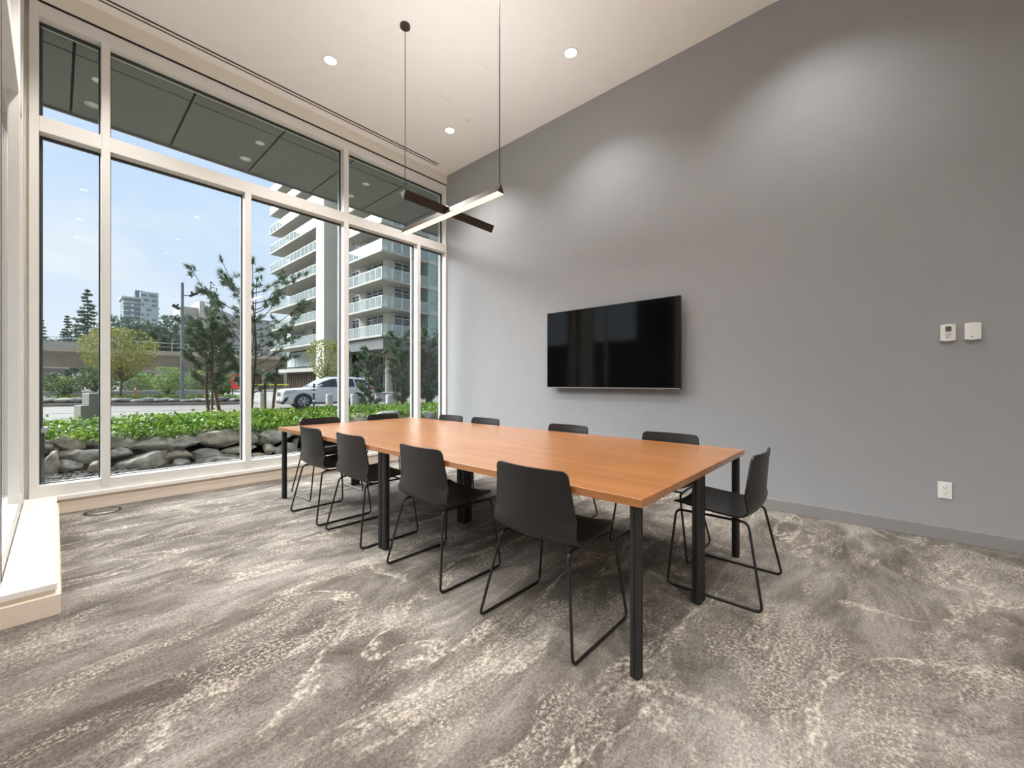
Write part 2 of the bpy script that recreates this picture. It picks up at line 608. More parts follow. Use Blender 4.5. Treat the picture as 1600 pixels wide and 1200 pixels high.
# ================================================================== ROOM SHELL
XR, YW, HC = 4.53, 5.60, 4.79
MB().box(-3, XR, -4, YW, -0.14, 0).build('floor', M['carpet'], kind='structure')
MB().box(-3.2, XR + 0.22, -4.2, 5.80, HC, HC + 0.25).build('ceiling', M['ceiling'], kind='structure')
MB().box(XR, XR + 0.22, -4.2, 5.80, -0.14, HC).build('wall_right', M['grey'], kind='structure')
MB().box(-3.2, XR + 0.22, -4.2, -4.0, -0.14, HC).build('wall_back', M['white'], kind='structure')
MB().box(-3.2, -3.0, -4.0, 3.40, -0.14, HC).build('wall_left', M['white'], kind='structure')
MB().box(-3.0, -0.19, 3.20, 3.40, -0.14, HC).build('wall_return', M['white'], kind='structure')
MB().box(-0.36, XR, 5.60, 5.80, -0.14, 0.145).build('wall_front', M['sill'], kind='structure')
MB().box(-0.36, XR, 5.585, 5.80, 4.634, HC).build('wall_front_head', M['bulkhead'], kind='structure')
MB().box(-0.36, -0.19, 3.40, 5.60, -0.14, 0.13).build('wall_left_base', M['sill'], kind='structure')
MB().box(-0.36, -0.21, 3.40, 5.585, 4.63, HC).build('wall_left_head', M['bulkhead'], kind='structure')
MB().box(-0.19, XR, 5.596, 5.61, 4.618, 4.634).build('trim_1', M['slot'], kind='structure')
MB().box(XR - 0.019, XR, -4.0, YW - 0.02, 0, 0.105).build('baseboard_right', M['greytrim'], bevel=0.003, kind='structure')
MB().box(-0.005, XR - 0.019, 5.578, 5.60, 0, 0.105).build('baseboard_front', M['sill'], bevel=0.003, kind='structure')
b = MB()
b.box(-0.19, 0.016, 3.165, 3.19, 0, 0.107)
b.box(-0.005, 0.016, 3.19, 5.578, 0, 0.107)
b.build('baseboard_left', M['sill'], bevel=0.003, kind='structure')
MB().box(-0.19, -0.005, 3.19, 5.60, 0, 0.13).build('wall_left_ledge', M['sill'], kind='structure')
MB().box(-0.19, 0.003, 3.175, 5.562, 0.13, 0.165).build('windowsill_left', M['sillboard'], bevel=0.004, kind='structure')
MB().box(-0.19, XR, 5.562, 5.64, 0.13, 0.168).build('windowsill_front', M['sillboard'], bevel=0.004, kind='structure')

# ---- front window: frame members and panes, each a part
YG = 5.72
ZS, ZT0, ZT1, ZH = 0.272, 3.46, 3.60, 4.50
w1 = empty('window_1', (2.2, 5.7, 0.17), kind='structure')
def wpart(mb, name, m, root, **k):
    o = mb.build(name, m, root, **k)
    o.matrix_parent_inverse = Matrix.Translation(root.location).inverted()
    return o
wpart(MB().box(-0.163, XR, 5.605, 5.80, 0.145, ZS), 'bottom_rail', M['frame'], w1, bevel=0.004)
wpart(MB().box(-0.163, XR, 5.605, 5.80, ZH, 4.63), 'head_rail', M['frame'], w1, bevel=0.004)
wpart(MB().box(-0.104, XR, 5.601, 5.80, ZT0, ZT1), 'transom', M['frame'], w1, bevel=0.004)
wpart(MB().box(-0.163, -0.104, 5.600, 5.80, 0.168, 4.63), 'jamb', M['frame'], w1, bevel=0.004)
wpart(MB().box(-0.19, -0.163, 5.64, 5.80, 0.168, 4.63), 'jamb', M['bulkhead'], w1)
for x0, x1, top in ((0.290, 0.354, ZH), (1.496, 1.561, ZT0), (2.703, 2.769, ZH), (3.925, 3.987, ZT0)):
    wpart(MB().box(x0, x1, 5.595, 5.80, 0.2, top), 'mullion', M['frame'], w1, bevel=0.004)
wpart(MB().box(XR - 0.02, XR, 5.60, 5.80, 0.168, 4.63), 'jamb', M['frame'], w1, bevel=0.003)
lows = ((-0.104, 0.290), (0.354, 1.496), (1.561, 2.703), (2.769, 3.925), (3.987, XR - 0.02))
ups = ((-0.104, 0.290), (0.354, 2.703), (2.769, XR - 0.02))
for spans, z0, z1 in ((lows, ZS, ZT0), (ups, ZT1, ZH)):
    for x0, x1 in spans:
        wpart(MB().box(x0 + 0.004, x1 - 0.004, YG, YG + 0.012, z0 + 0.004, z1 - 0.004), 'pane', M['glass'], w1, fix=False)
        g = MB()
        t = 0.011
        g.box(x0, x0 + t, YG - 0.012, YG + 0.024, z0, z1).box(x1 - t, x1, YG - 0.012, YG + 0.024, z0, z1)
        g.box(x0 + t, x1 - t, YG - 0.012, YG + 0.024, z0, z0 + t * 0.5).box(x0 + t, x1 - t, YG - 0.012, YG + 0.024, z1 - t * 1.6, z1)
        wpart(g, 'gasket', M['gasket'], w1)
# ---- left window
w2 = empty('window_2', (-0.3, 4.5, 0.17), kind='structure')
XG = -0.285
wpart(MB().box(-0.36, -0.195, 3.40, 5.62, 0.13, 0.262), 'bottom_rail', M['frame'], w2, bevel=0.004)
wpart(MB().box(-0.36, -0.195, 3.40, 5.62, ZH, 4.63), 'head_rail', M['frame'], w2, bevel=0.004)
wpart(MB().box(-0.36, -0.195, 3.40, 5.62, ZT0, ZT1), 'transom', M['frame'], w2, bevel=0.004)
for y0, y1 in ((3.33, 3.40), (5.00, 5.065)):
    wpart(MB().box(-0.252, -0.190, y0, y1, 0.165, 4.63), 'mullion', M['frame'], w2, bevel=0.004)
wpart(MB().box(-0.36, -0.190, 5.44, 5.64, 0.165, 4.63), 'jamb', M['frame'], w2, bevel=0.004)
for y0, y1 in ((3.40, 5.00), (5.065, 5.44)):
    for z0, z1 in ((0.262, ZT0), (ZT1, ZH)):
        wpart(MB().box(XG, XG + 0.012, y0 + 0.004, y1 - 0.004, z0 + 0.004, z1 - 0.004), 'pane', M['glass'], w2, fix=False)
# dark exterior corner post with its pale flashing
cp = empty('corner_column', (-0.2, 5.9, 0), kind='structure')
wpart(MB().box(-0.36, -0.085, 5.80, 5.98, 0.78, 4.55), 'post_cladding', M['darkmetal'], cp)
wpart(MB().box(-0.38, -0.055, 5.80, 6.00, 0.735, 0.78), 'flashing', M['alu'], cp)
wpart(MB().box(-0.36, -0.075, 5.80, 5.98, -0.1, 0.735), 'post_base', M['darkmetal'], cp)

# unseen dark walls, added to cut the sky out of the television's reflection
wg = empty('added_wall_side', (-2.7, 5, -0.2), kind='structure')
for k in range(4):
    wpart(MB().box(-2.8, -2.6, 3.42 + 0.49 * k + .004, 3.42 + 0.49 * (k + 1) - .004, -0.25, 4.55), 'added_tall_panel', M['darkmetal'], wg, bevel=0.004, seg=1)
for k in range(8):
    wpart(MB().box(-2.78, -2.62, 5.4 + 0.6 * k + .004, 5.4 + 0.6 * (k + 1) - .004, -0.25, 2.5), 'added_low_panel', M['darkmetal'], wg, bevel=0.004, seg=1)
# ---- outside soffit of separate panels, joints recessed
so = empty('outer_ceiling', (2, 6.6, 4.55), kind='structure')
wpart(MB().box(-3.2, 8.6, 5.80, 7.47, 4.59, 5.05), 'deck', M['soffitgap'], so)
wpart(MB().box(-3.2, -0.36, 3.40, 5.80, 4.59, 5.05), 'deck', M['soffitgap'], so)
wpart(MB().box(-3.22, 8.6, 7.47, 7.50, 4.53, 5.08), 'fascia', M['soffit'], so)
pm_ = {}
for i in range(-4, 8):
    xa = 0.12 + 0.957 * i
    for ya, yb in ((5.82, 6.1), (6.1, 7.465)):
        key = round(yb - ya, 3)
        g = 0.011
        if key not in pm_:
            pm_[key] = MB().box(g, 0.957 - g, g, yb - ya - g, 0, 0.035).build('soffit_panel', M['soffit'], bevel=0.003, seg=1)
            o = pm_[key]
        else:
            o = pm_[key].copy()
            COL.objects.link(o)
        o.parent = so
        o.location = Vector((xa, ya, 4.55)) - so.location
o = None
for i, x in enumerate((0.297, 1.89, 3.51, 5.10)):
    r = empty('soffit_lamp', (x, 7.05, 4.55), cat='lamp', group='round lamps in the outer soffit',
              label=['round lamp in the outer soffit, nearest the window corner', 'round lamp in the outer soffit above the tall middle pane', 'round lamp in the outer soffit, first right of the thick mullion', 'round lamp in the outer soffit, furthest right of its row'][i])
    MB().lathe([(0.075, 0.004), (0.078, -0.006), (0.060, -0.010), (0.056, 0.004)], 24).build('trim_ring', M['alu'], r, smooth=True)
    MB().lathe([(0.056, 0.0), (0.04, -0.004), (0.0001, -0.006)], 20).build('lamp_lens', M['signwhite'], r, smooth=True)

# ================================================================== CEILING FITTINGS
dl = None
dl_names = {(2.04, 4.55): 'recessed ceiling downlight near the linear air slot by the window',
            (3.74, 2.5): 'recessed ceiling downlight nearest the grey wall, above the screen',
            (3.74, 4.55): 'small recessed downlight beside the sprinkler cap near the room corner'}
spot_d = bpy.data.lights.new('downlight_beam', 'SPOT')
spot_d.energy = LAMP_DOWN
spot_d.spot_size = R(116)
spot_d.spot_blend = 0.85
spot_d.shadow_soft_size = 0.07
spot_d.color = WARM
spot_n = spot_d.copy()
spot_n.energy = LAMP_DOWN * 0.8
spot_w = spot_d.copy()
spot_w.energy = LAMP_DOWN * 1.5
spot_w.color = (1.0, 0.96, 0.92)
for x in (3.74, 2.04, 0.34, -1.36):
    for y in (4.55, 2.5, 0.45, -1.6, -3.2):
        if (x < 0 and y > 3) or (x > 3 and y < 0):
            continue
        n_ = (4.55, 2.5, 0.45, -1.6, -3.2).index(y)
        lab = dl_names.get((x, y), 'recessed round ceiling downlight, %s from the window in the %s' % (
            ('first', 'second', 'third', 'fourth', 'fifth')[n_],
            {3.74: 'line along the grey wall', 2.04: 'second line from the grey wall', 0.34: 'third line from the grey wall', -1.36: 'line furthest from the grey wall'}[x]))
        if dl is None:
            dl = empty('downlight', (x, y, HC), cat='downlight', label=lab, group='recessed ceiling downlights')
            MB().lathe([(0.074, 0.0), (0.076, -0.006), (0.066, -0.008), (0.060, 0.0)], 28).build('trim_ring', M['plastic'], dl, smooth=True)
            MB().lathe([(0.061, -0.001), (0.03, -0.0025), (0.0001, -0.003)], 24).build('lamp_lens', M['lamp'], dl, smooth=True)
        else:
            dup(dl, (x, y, HC), label=lab)
        so_ = bpy.data.objects.new('downlight_beam', spot_w if y > 4 else (spot_n if x > 3 else spot_d))
        COL.objects.link(so_)
        so_.location = (x, y, HC - 0.03)

# linear slot diffuser
r = empty('slot_diffuser', (2.2, 5.41, HC), cat='air vent', label='long white linear air slot in the ceiling above the window wall')
for k, y in enumerate((-0.024, 0.028)):
    MB().box(-1.95, 1.99, y - 0.010, y + 0.010, -0.003, 0.0).build('slot', M['slot'], r)
fl = MB()
for y in (-0.055, 0.002, 0.055):
    fl.box(-1.97, 2.01, y - 0.013, y + 0.013, -0.006, 0.0)
fl.build('slot_frame', M['ceiling'], r)
# flush hatches
for (x, y, lab) in ((3.27, 3.43, 'flush square ceiling hatch nearer the pendant lamp'), (3.265, 4.175, 'flush square ceiling hatch nearer the window wall')):
    r = empty('ceiling_hatch', (x, y, HC), cat='hatch', label=lab, group='flush ceiling hatches')
    MB().box(-0.108, 0.108, -0.108, 0.108, -0.004, 0).build('hatch_lid', M['ceiling'], r, bevel=0.002)
    MB().box(-0.10, 0.10, -0.100, -0.092, -0.0055, -0.004).build('finger_slot', M['bulkhead'], r)
r = empty('sprinkler_cap', (3.75, 4.17, HC), cat='sprinkler', label='small round white sprinkler cap on the ceiling near the grey wall')
MB().lathe([(0.042, 0), (0.042, -0.006), (0.036, -0.010), (0.0001, -0.011)], 24).build('cap_plate', M['plastic'], r, smooth=True)
MB().lathe([(0.050, 0), (0.050, -0.002), (0.043, -0.003)], 24).build('cap_ring', M['ceiling'], r, smooth=True)

# ---- crossed pendant lamp: two triangular bars
pend = empty('pendant_lamp', (2.34, 2.89, 2.70), cat='pendant lamp', label='crossed pair of bronze triangular bar lamps hanging over the table, one glowing')
def tri_bar(L, flip, axis):
    w, h = 0.036, 0.062
    if flip:
        body = [(-w, h), (w, h), (0.004, 0), (-0.004, 0)]
        lens = [(-w + 0.006, h - 0.004), (w - 0.006, h - 0.004), (w - 0.006, h + 0.001), (-w + 0.006, h + 0.001)]
    else:
        body = [(-w, 0), (w, 0), (0.004, h), (-0.004, h)]
        lens = [(-w + 0.003, 0), (w - 0.003, 0), (w - 0.003, -0.006), (-w + 0.003, -0.006)]
    return body, lens
body, lens = tri_bar(1.34, False, 'y')
lo = MB().prism(body, 'y', -0.67, 0.67).build('lower_bar', M['bronze'], pend)
MB().prism(lens, 'y', -0.665, 0.665).build('diffuser', M['lens'], lo, label='glowing warm diffuser')
body, lens = tri_bar(1.02, True, 'x')
up_ = MB().prism([(u, w_ + 0.001) for u, w_ in body], 'x', -0.45, 0.57).build('upper_bar', M['bronze'], pend)
MB().prism([(u, w_ + 0.001) for u, w_ in lens], 'x', -0.445, 0.565).build('diffuser', M['lens'], up_, label='upward diffuser')
MB().prism([(u * 0.98, w_ + 0.001) for u, w_ in body], 'x', -0.455, -0.45).build('end_cap', M['silver'], up_, label='pale end cap')
for y in (-0.655, 0.655):
    MB().tube([(0, y, 0.06), (0, y, HC - 2.70)], 0.0045 if y < 0 else 0.0035, 6).build('cable', M['black'], pend)
MB().lathe([(0.012, 0.05), (0.012, 0.085)], 12).build('hub', M['bronze'], pend, smooth=True)
MB().lathe([(0.05, HC - 2.70 - 0.025), (0.05, HC - 2.70)], 24, c=(0, -0.655, 0)).build('ceiling_cup', M['bronze'], pend, smooth=True)
MB().lathe([(0.05, HC - 2.70 - 0.025), (0.05, HC - 2.70)], 24, c=(0, 0.655, 0)).build('ceiling_cup', M['bronze'], pend, smooth=True)
for nm, sz, loc, rot, en in (('bar_light_down', (0.05, 1.3), (2.34, 2.89, 2.685), (0, 0, 0), LAMP_BAR), ('bar_light_up', (1.0, 0.05), (2.40, 2.89, 2.775), (PI, 0, 0), LAMP_BAR * UPMUL)):
    ld = bpy.data.lights.new(nm, 'AREA')
    ld.shape = 'RECTANGLE'
    ld.size, ld.size_y = sz
    ld.energy = en
    ld.color = WARM
    lo_ = bpy.data.objects.new(nm, ld)
    COL.objects.link(lo_)
    lo_.location = loc
    lo_.rotation_euler = rot

# ================================================================== WALL FITTINGS
tv = empty('wall_screen', (4.43, 2.4625, 1.636), cat='television', label='large black flat television mounted on the grey wall')
MB().box(0.0, 0.05, -0.881, 0.881, -0.499, 0.499).build('casing', M['tvbody'], tv, bevel=0.004)
MB().box(-0.004, 0.0, -0.874, 0.874, -0.488, 0.493).build('screen', M['tvscreen'], tv)
MB().box(-0.005, 0.004, -0.881, 0.881, -0.501, -0.491).build('silver_strip', M['silver'], tv, label='thin silver strip along the lower edge')
MB().box(-0.007, 0.004, -0.70, -0.66, -0.507, -0.499).build('badge', M['silver'], tv)
MB().box(0.05, 0.10, -0.35, 0.35, -0.25, 0.25).build('bracket', M['steel'], tv)

def plate(depth, hy, hz, bulge):
    b = MB()
    prof = [(-hy, 0)] + [(-hy + 2 * hy * k / 8, -depth * (0.75 + 0.25 * math.sin(PI * k / 8))) for k in range(9)] + [(hy, 0)]
    n = len(prof)
    vs = []
    for s in (-1, 1):
        for k, (y, x) in enumerate(prof):
            z = hz + (bulge * math.sin(PI * min(max((k - 1) / 8, 0), 1)))
            vs.append((x, y, s * z))
    fs = [tuple(range(n))[::-1], tuple(range(n, 2 * n))]
    for i in range(n):
        j = (i + 1) % n
        fs.append((i, j, n + j, n + i))
    b.add(vs, fs)
    return b
th = empty('thermostat', (XR, -0.382, 1.581), cat='thermostat', label='white thermostat with a grey display on the grey wall')
plate(0.026, 0.040, 0.058, 0.006).build('body', M['plastic'], th, smooth=True)
MB().box(-0.0275, -0.024, -0.016, 0.014, 0.008, 0.046).build('display', M['lcd'], th)
bt = MB().lathe([(0.0165, 0.0), (0.0165, -0.003), (0.010, -0.0035), (0.0001, -0.0035)], 24, c=(-0.0255, 0, -0.016), axis='x')
bt.build('button_pad', M['alu'], th, smooth=True)
MB().box(-0.0262, -0.024, 0.002, 0.010, -0.044, -0.037).build('mark', M['darkmark'], th)
sn = empty('wall_sensor', (XR, -0.508, 1.582), cat='sensor', label='plain white wall sensor beside the thermostat')
plate(0.026, 0.041, 0.058, 0.006).build('body', M['plastic'], sn, smooth=True)
MB().box(-0.0265, -0.024, 0.002, 0.010, -0.044, -0.037).build('mark', M['darkmark'], sn)
ou = empty('wall_outlet', (XR, -0.367, 0.382), cat='outlet', label='white double power outlet low on the grey wall')
MB().box(-0.006, 0, -0.038, 0.038, -0.063, 0.063).build('cover_plate', M['plastic'], ou, bevel=0.002)
MB().box(-0.0085, -0.006, -0.017, 0.017, -0.050, 0.050).build('socket_face', M['plastic'], ou, bevel=0.001)
for z in (0.020, -0.024):
    sl = MB()
    sl.box(-0.0092, -0.008, -0.009, -0.0065, z, z + 0.010).box(-0.0092, -0.008, 0.0065, 0.009, z, z + 0.010)
    sl.lathe([(0.003, -0.0092), (0.003, -0.008)], 10, c=(0, 0, z - 0.008), axis='x')
    sl.build('socket', M['darkmark'], ou)
fb = empty('floor_outlet', (0.29, 5.39, 0), cat='floor outlet', label='round carpeted floor outlet lid by the window wall')
MB().lathe([(0.122, 0), (0.122, 0.005), (0.132, 0.005), (0.132, 0)], 40).build('trim_ring', M['darkmark'], fb, smooth=True)
MB().lathe([(0.110, 0), (0.110, 0.006), (0.0001, 0.006)], 40).build('lid', M['carpet'], fb, smooth=True)
MB().box(-0.03, 0.03, -0.012, 0.012, 0.006, 0.008).build('finger_flap', M['darkmark'], fb)

# ================================================================== TABLE
TX0, TX1, TY0, TY1, TZ = 1.542, 3.180, 0.697, 4.655, 0.74
tb = empty('conference_table', ((TX0 + TX1) / 2, (TY0 + TY1) / 2, 0), cat='table', label='long cherry wood conference table on black post legs')
hx, hy = (TX1 - TX0) / 2, (TY1 - TY0) / 2
MB().box(-hx, hx, -hy, hy, TZ - 0.035, TZ).build('tabletop', M['wood'], tb, bevel=0.002)
def leg_mesh():
    prof = []
    r = 0.0232
    for k in range(28):
        t = 2 * PI * k / 28
        q = 3.2
        ct, st = math.cos(t), math.sin(t)
        x = math.copysign(abs(ct) ** (2 / q), ct) * r
        y = math.copysign(abs(st) ** (2 / q), st) * r
        prof.append((x, y))
    b = MB().prism(prof, 'z', 0.006, TZ - 0.036)
    return b
legm = None
for gx in (-hx + 0.045, -0.027, 0.027, hx - 0.045):
    for gy in (-hy + 0.045, -0.027, 0.027, hy - 0.045):
        if legm is None:
            legm = leg_mesh().build('leg', M['leg'], tb, smooth=True, loc=(gx, gy, 0))
            ft = MB().lathe([(0.020, 0), (0.020, 0.008)], 16).build('foot', M['black'], legm)
            gr = MB().box(-0.0243, -0.0225, -0.004, 0.004, 0.006, TZ - 0.036).box(-0.004, 0.004, -0.0243, -0.0225, 0.006, TZ - 0.036).build('groove', M['slot'], legm)
        else:
            lg = legm.copy()
            COL.objects.link(lg)
            lg.location = (gx, gy, 0)
            for q in (ft, gr):
                c = q.copy()
                COL.objects.link(c)
                c.parent = lg
for y in (-hy + 0.45, hy - 0.45):
    MB().box(-hx + 0.2, hx - 0.2, y - 0.012, y + 0.012, TZ - 0.085, TZ - 0.036).build('apron', M['leg'], tb)

# ================================================================== CHAIRS
# profile points carry (y, z, half width); height in the second slot
def shell_mesh():
    ctrl = [(0.238, 0.462, 0.226), (0.222, 0.473, 0.230), (0.18, 0.4735, 0.236), (0.10, 0.466, 0.243), (0.0, 0.458, 0.247), (-0.09, 0.454, 0.250), (-0.140, 0.459, 0.252), (-0.170, 0.477, 0.252), (-0.186, 0.510, 0.250), (-0.193, 0.57, 0.244), (-0.199, 0.65, 0.233), (-0.206, 0.74, 0.221), (-0.2115, 0.785, 0.216), (-0.2135, 0.806, 0.213)]
    P = catmull(ctrl, 5)
    NU, n = 20, 0
    b = MB()
    top = []
    n = len(P)
    # extra rows towards the two ends so that the corners round off
    def dense(A, B, ks):
        return [A.lerp(B, k) for k in ks]
    P = P[:1] + dense(P[0], P[4], (.06, .15, .3, .5, .75)) + P[4:-4] + dense(P[-4], P[-1], (.3, .55, .72, .84, .92, .97)) + P[-1:]
    n = len(P)
    zt, rt = P[-1][1], 0.030
    yf, rf = P[0][0], 0.040
    for y0, z0, hw in P:
        back = min(max(z0 - 0.455, 0) / 0.12, 1) if y0 < -0.1 else 0
        dt = zt - z0
        if y0 < -0.1 and dt < rt:
            hw = hw - rt + math.sqrt(max(0, rt * rt - (rt - dt) ** 2))
        df = yf - y0
        if df < rf:
            hw = hw - rf + math.sqrt(max(0, rf * rf - (rf - df) ** 2))
        row = []
        for k in range(NU + 1):
            u = -1 + 2 * k / NU
            row.append(Vector((u * hw, y0 + back * 0.034 * (u * hw / 0.22) ** 2, z0 + (1 - back) * 0.022 * u * u)))
        top.append(row)
    # thickness: offset along the surface normal
    nor = [[None] * (NU + 1) for _ in range(n)]
    for i in range(n):
        for k in range(NU + 1):
            du = top[i][min(k + 1, NU)] - top[i][max(k - 1, 0)]
            dv = top[min(i + 1, n - 1)][k] - top[max(i - 1, 0)][k]
            nor[i][k] = du.cross(dv).normalized()
    # orient: on the seat the offset goes down
    sgn = -1 if nor[15][NU // 2].z > 0 else 1
    T = 0.011
    vs = [p for row in top for p in row] + [top[i][k] + nor[i][k] * T * sgn for i in range(n) for k in range(NU + 1)]
    K = n * (NU + 1)
    fs = []
    for i in range(n - 1):
        for k in range(NU):
            a = i * (NU + 1) + k
            q = (a, a + 1, a + NU + 2, a + NU + 1)
            fs.append(q)
            fs.append(tuple(v + K for v in q[::-1]))
    def rim(seq):
        for a, c in zip(seq, seq[1:]):
            fs.append((a, c, c + K, a + K))
    rim(list(range(NU + 1)))
    rim([(n - 1) * (NU + 1) + k for k in range(NU + 1)])
    rim([i * (NU + 1) for i in range(n)])
    rim([i * (NU + 1) + NU for i in range(n)])
    b.add(vs, fs)
    return b

chair0 = empty('sled_chair', (0, 0, 0), cat='chair', label='x', group='black sled chairs around the conference table')
shell_mesh().build('seat_shell', M['chair'], chair0, smooth=True)
for s in (-1, 1):
    xt, xf = 0.205 * s, 0.283 * s
    loop = [(xt, 0.0, 0.437), (xt, -0.165, 0.437), (xf, -0.248, 0.0075), (xf, 0.248, 0.0075), (xt + 0.02 * s, 0.215, 0.440), (xt, 0.0, 0.4375)]
    MB().tube(fillet(loop, 0.035, 6), 0.0072, 8).build('sled_frame', M['steel'], chair0, smooth=True)
for y in (-0.10, 0.13):
    MB().tube([(-0.207, y, 0.437), (0.207, y, 0.437)], 0.006, 8).build('cross_bar', M['steel'], chair0, smooth=True)
seat_spots = [
    (1.700, 1.245, -90, 'black sled chair at the near end of the window side, its whole back showing'),
    (1.700, 2.134, -90, 'second black chair from the near end on the window side, left of the nearest chair'),
    (1.703, 3.055, -90, 'black chair beside the doubled middle legs on the window side of the table'),
    (1.697, 3.780, -90, 'grey-looking black chair at the far corner of the window side'),
    (3.036, 1.232, 90, 'black chair tucked in on the grey wall side, nearest the outlet'),
    (3.036, 2.190, 90, 'black chair tucked in on the wall side below the right end of the television'),
    (3.036, 3.300, 90, 'black chair tucked in on the wall side, left of the one below the television'),
    (3.036, 3.900, 90, 'faint black chair back on the wall side by the room corner'),
    (2.727, 0.700, 0, 'black chair seen side on at the near head of the table'),
    (1.990, 4.510, 180, 'black chair at the far head of the table, in front of the thick mullion'),
    (2.776, 4.510, 180, 'black chair at the far head of the table, between the two right mullions'),
]
for i, (x, y, rz, lab) in enumerate(seat_spots):
    if i == 0:
        chair0.location = (x, y, 0)
        chair0.rotation_euler = (0, 0, R(rz))
        chair0['label'] = lab
    else:
        dup(chair0, (x, y, 0), R(rz), label=lab)

# ================================================================== OUTSIDE: GROUND
RNG = np.random.default_rng(7)
random.seed(11)
gq = MB()
gq.quad((-300, -60, -0.26), (400, -60, -0.26), (400, 700, -0.26), (-300, 700, -0.26))
gq.build('ground', M['ground'], kind='structure', fix=False)
MB().box(-60, 60, 9.0, 36.0, -0.5, -0.2).build('pavement', M['pave'], kind='structure')
pav = empty('paved_road', (0, 0, -0.2), kind='structure')
for k, poly in enumerate((
        [(-6, 20.5), (1.2, 20.0), (6.0, 23.0), (-3, 27)],
        [(0.6, 15.2), (4.5, 14.2), (9.5, 18.0), (3.4, 17.9)],
        [(5.5, 25.5), (14, 22.0), (30, 24), (22, 33), (9.5, 28.0)],
        [(-12, 28), (-1, 27.8), (6.2, 26.0), (8.0, 29.4), (-1, 34.5), (-14, 36)])):
    MB().prism(poly, 'z', 0.0, 0.012).build('paving_band', M['pave2'], pav)
# gravel strip, planting bed
gv = MB()
nx, ny = 44, 10
for j in range(ny + 1):
    for i in range(nx + 1):
        x, y = -2.5 + 9.0 * i / nx, 5.81 + 1.9 * j / ny
        z = 0.14 * min(max((1.9 - x) / 1.7, 0), 1) + 0.02 + 0.012 * noise.noise((x * 5, y * 5, 0))
        gv.v.append((x, max(y, 6.01) if x < 0.05 else y, z))
for j in range(ny):
    for i in range(nx):
        a = j * (nx + 1) + i
        gv.f.append((a, a + 1, a + nx + 2, a + nx + 1))
        gv.m.append(0)
def gz(x):
    return 0.14 * min(max((1.9 - x) / 1.7, 0), 1) + 0.02
gb = gv.build('gravel', M['gravel'], kind='stuff', smooth='all')
def ico(n=1):
    bm = bmesh.new()
    bmesh.ops.create_icosphere(bm, subdivisions=n, radius=1)
    v = np.array([q.co[:] for q in bm.verts])
    f = np.array([[q.index for q in p.verts] for p in bm.faces])
    bm.free()
    return v, f
I1, I2, I3, I4 = ico(1), ico(2), ico(3), ico(4)
def mesh_np(name, v, f, m, parent=None, smooth=False, **kw):
    me = bpy.data.meshes.new(name)
    nv, nf, k = len(v), len(f), f.shape[1]
    me.vertices.add(nv)
    me.vertices.foreach_set('co', np.asarray(v, dtype=np.float32).ravel())
    me.loops.add(nf * k)
    me.loops.foreach_set('vertex_index', np.asarray(f, dtype=np.int32).ravel())
    me.polygons.add(nf)
    me.polygons.foreach_set('loop_start', np.arange(0, nf * k, k, dtype=np.int32))
    me.polygons.foreach_set('loop_total', np.full(nf, k, dtype=np.int32))
    if smooth:
        me.polygons.foreach_set('use_smooth', [True] * nf)
    me.materials.append(m)
    me.update(calc_edges=True)
    o = bpy.data.objects.new(name, me)
    COL.objects.link(o)
    o.parent = parent
    tag(o, **kw)
    return o
pv, pf = [], []
for k in range(1500):
    x, y = RNG.uniform(-0.3, 3.2), RNG.uniform(5.85, 7.2)
    s = RNG.uniform(0.010, 0.026)
    pv.append(I1[0] * np.array([s, s * RNG.uniform(.6, 1), s * .6]) + np.array([x, y, gz(x) + s * 0.3]))
    pf.append(I1[1] + k * len(I1[0]))
mesh_np('pebbles', np.vstack(pv), np.vstack(pf), M['pebble'], gb, kind='stuff')

def bed_z(x, y):
    back = 10.75
    a = min(max((y - 7.25) / 1.3, 0), 1)
    c = min(max((back - y) / 0.6, 0), 1)
    return (0.36 + 0.10 * a - 0.06 * min(max((y - 8.6) / 1.5, 0), 1)) * (c if y > back - 0.6 else 1) - 0.2 * (1 - c if y > back - 0.6 else 0)
bd = MB()
nx, ny = 40, 16
for j in range(ny + 1):
    for i in range(nx + 1):
        x, y = -4 + 14 * i / nx, 7.25 + 3.6 * j / ny
        bd.v.append((x, y, bed_z(x, y)))
for j in range(ny):
    for i in range(nx):
        a = j * (nx + 1) + i
        bd.f.append((a, a + 1, a + nx + 2, a + nx + 1))
        bd.m.append(0)
bd.build('planted_land', M['soil'], kind='structure', smooth='all')

# ---- rock wall of separate boulders
def boulder(size, seed, sub=I4):
    r = np.random.default_rng(seed)
    V = sub[0]
    P = r.normal(size=(18, 3))
    P /= np.linalg.norm(P, axis=1)[:, None]
    d = r.uniform(0.40, 0.74, 18)
    dots = V @ P.T
    rad = np.where(dots > 0.12, d / np.maximum(dots, 0.12), 9).min(axis=1)
    pw = r.uniform(3.0, 5.0)
    box_r = 0.84 / (np.abs(V) ** pw).sum(1) ** (1 / pw)
    rad = np.minimum(rad, box_r * 0.92)
    v = V * rad[:, None]
    off = r.uniform(-50, 50, 3)
    nn = np.array([noise.fractal(Vector(q * 2.6 + off), 0.7, 2.1, 6) for q in v])
    v = v * (1 + 0.10 * nn[:, None])
    lo, hi = v.min(0), v.max(0)
    return ((v - (lo + hi) / 2) / (hi - lo)) * np.array(size)
rw = empty('rock_wall', (2.0, 7.2, 0.1), cat='rock wall', label='dry wall of stacked grey boulders outside the window')
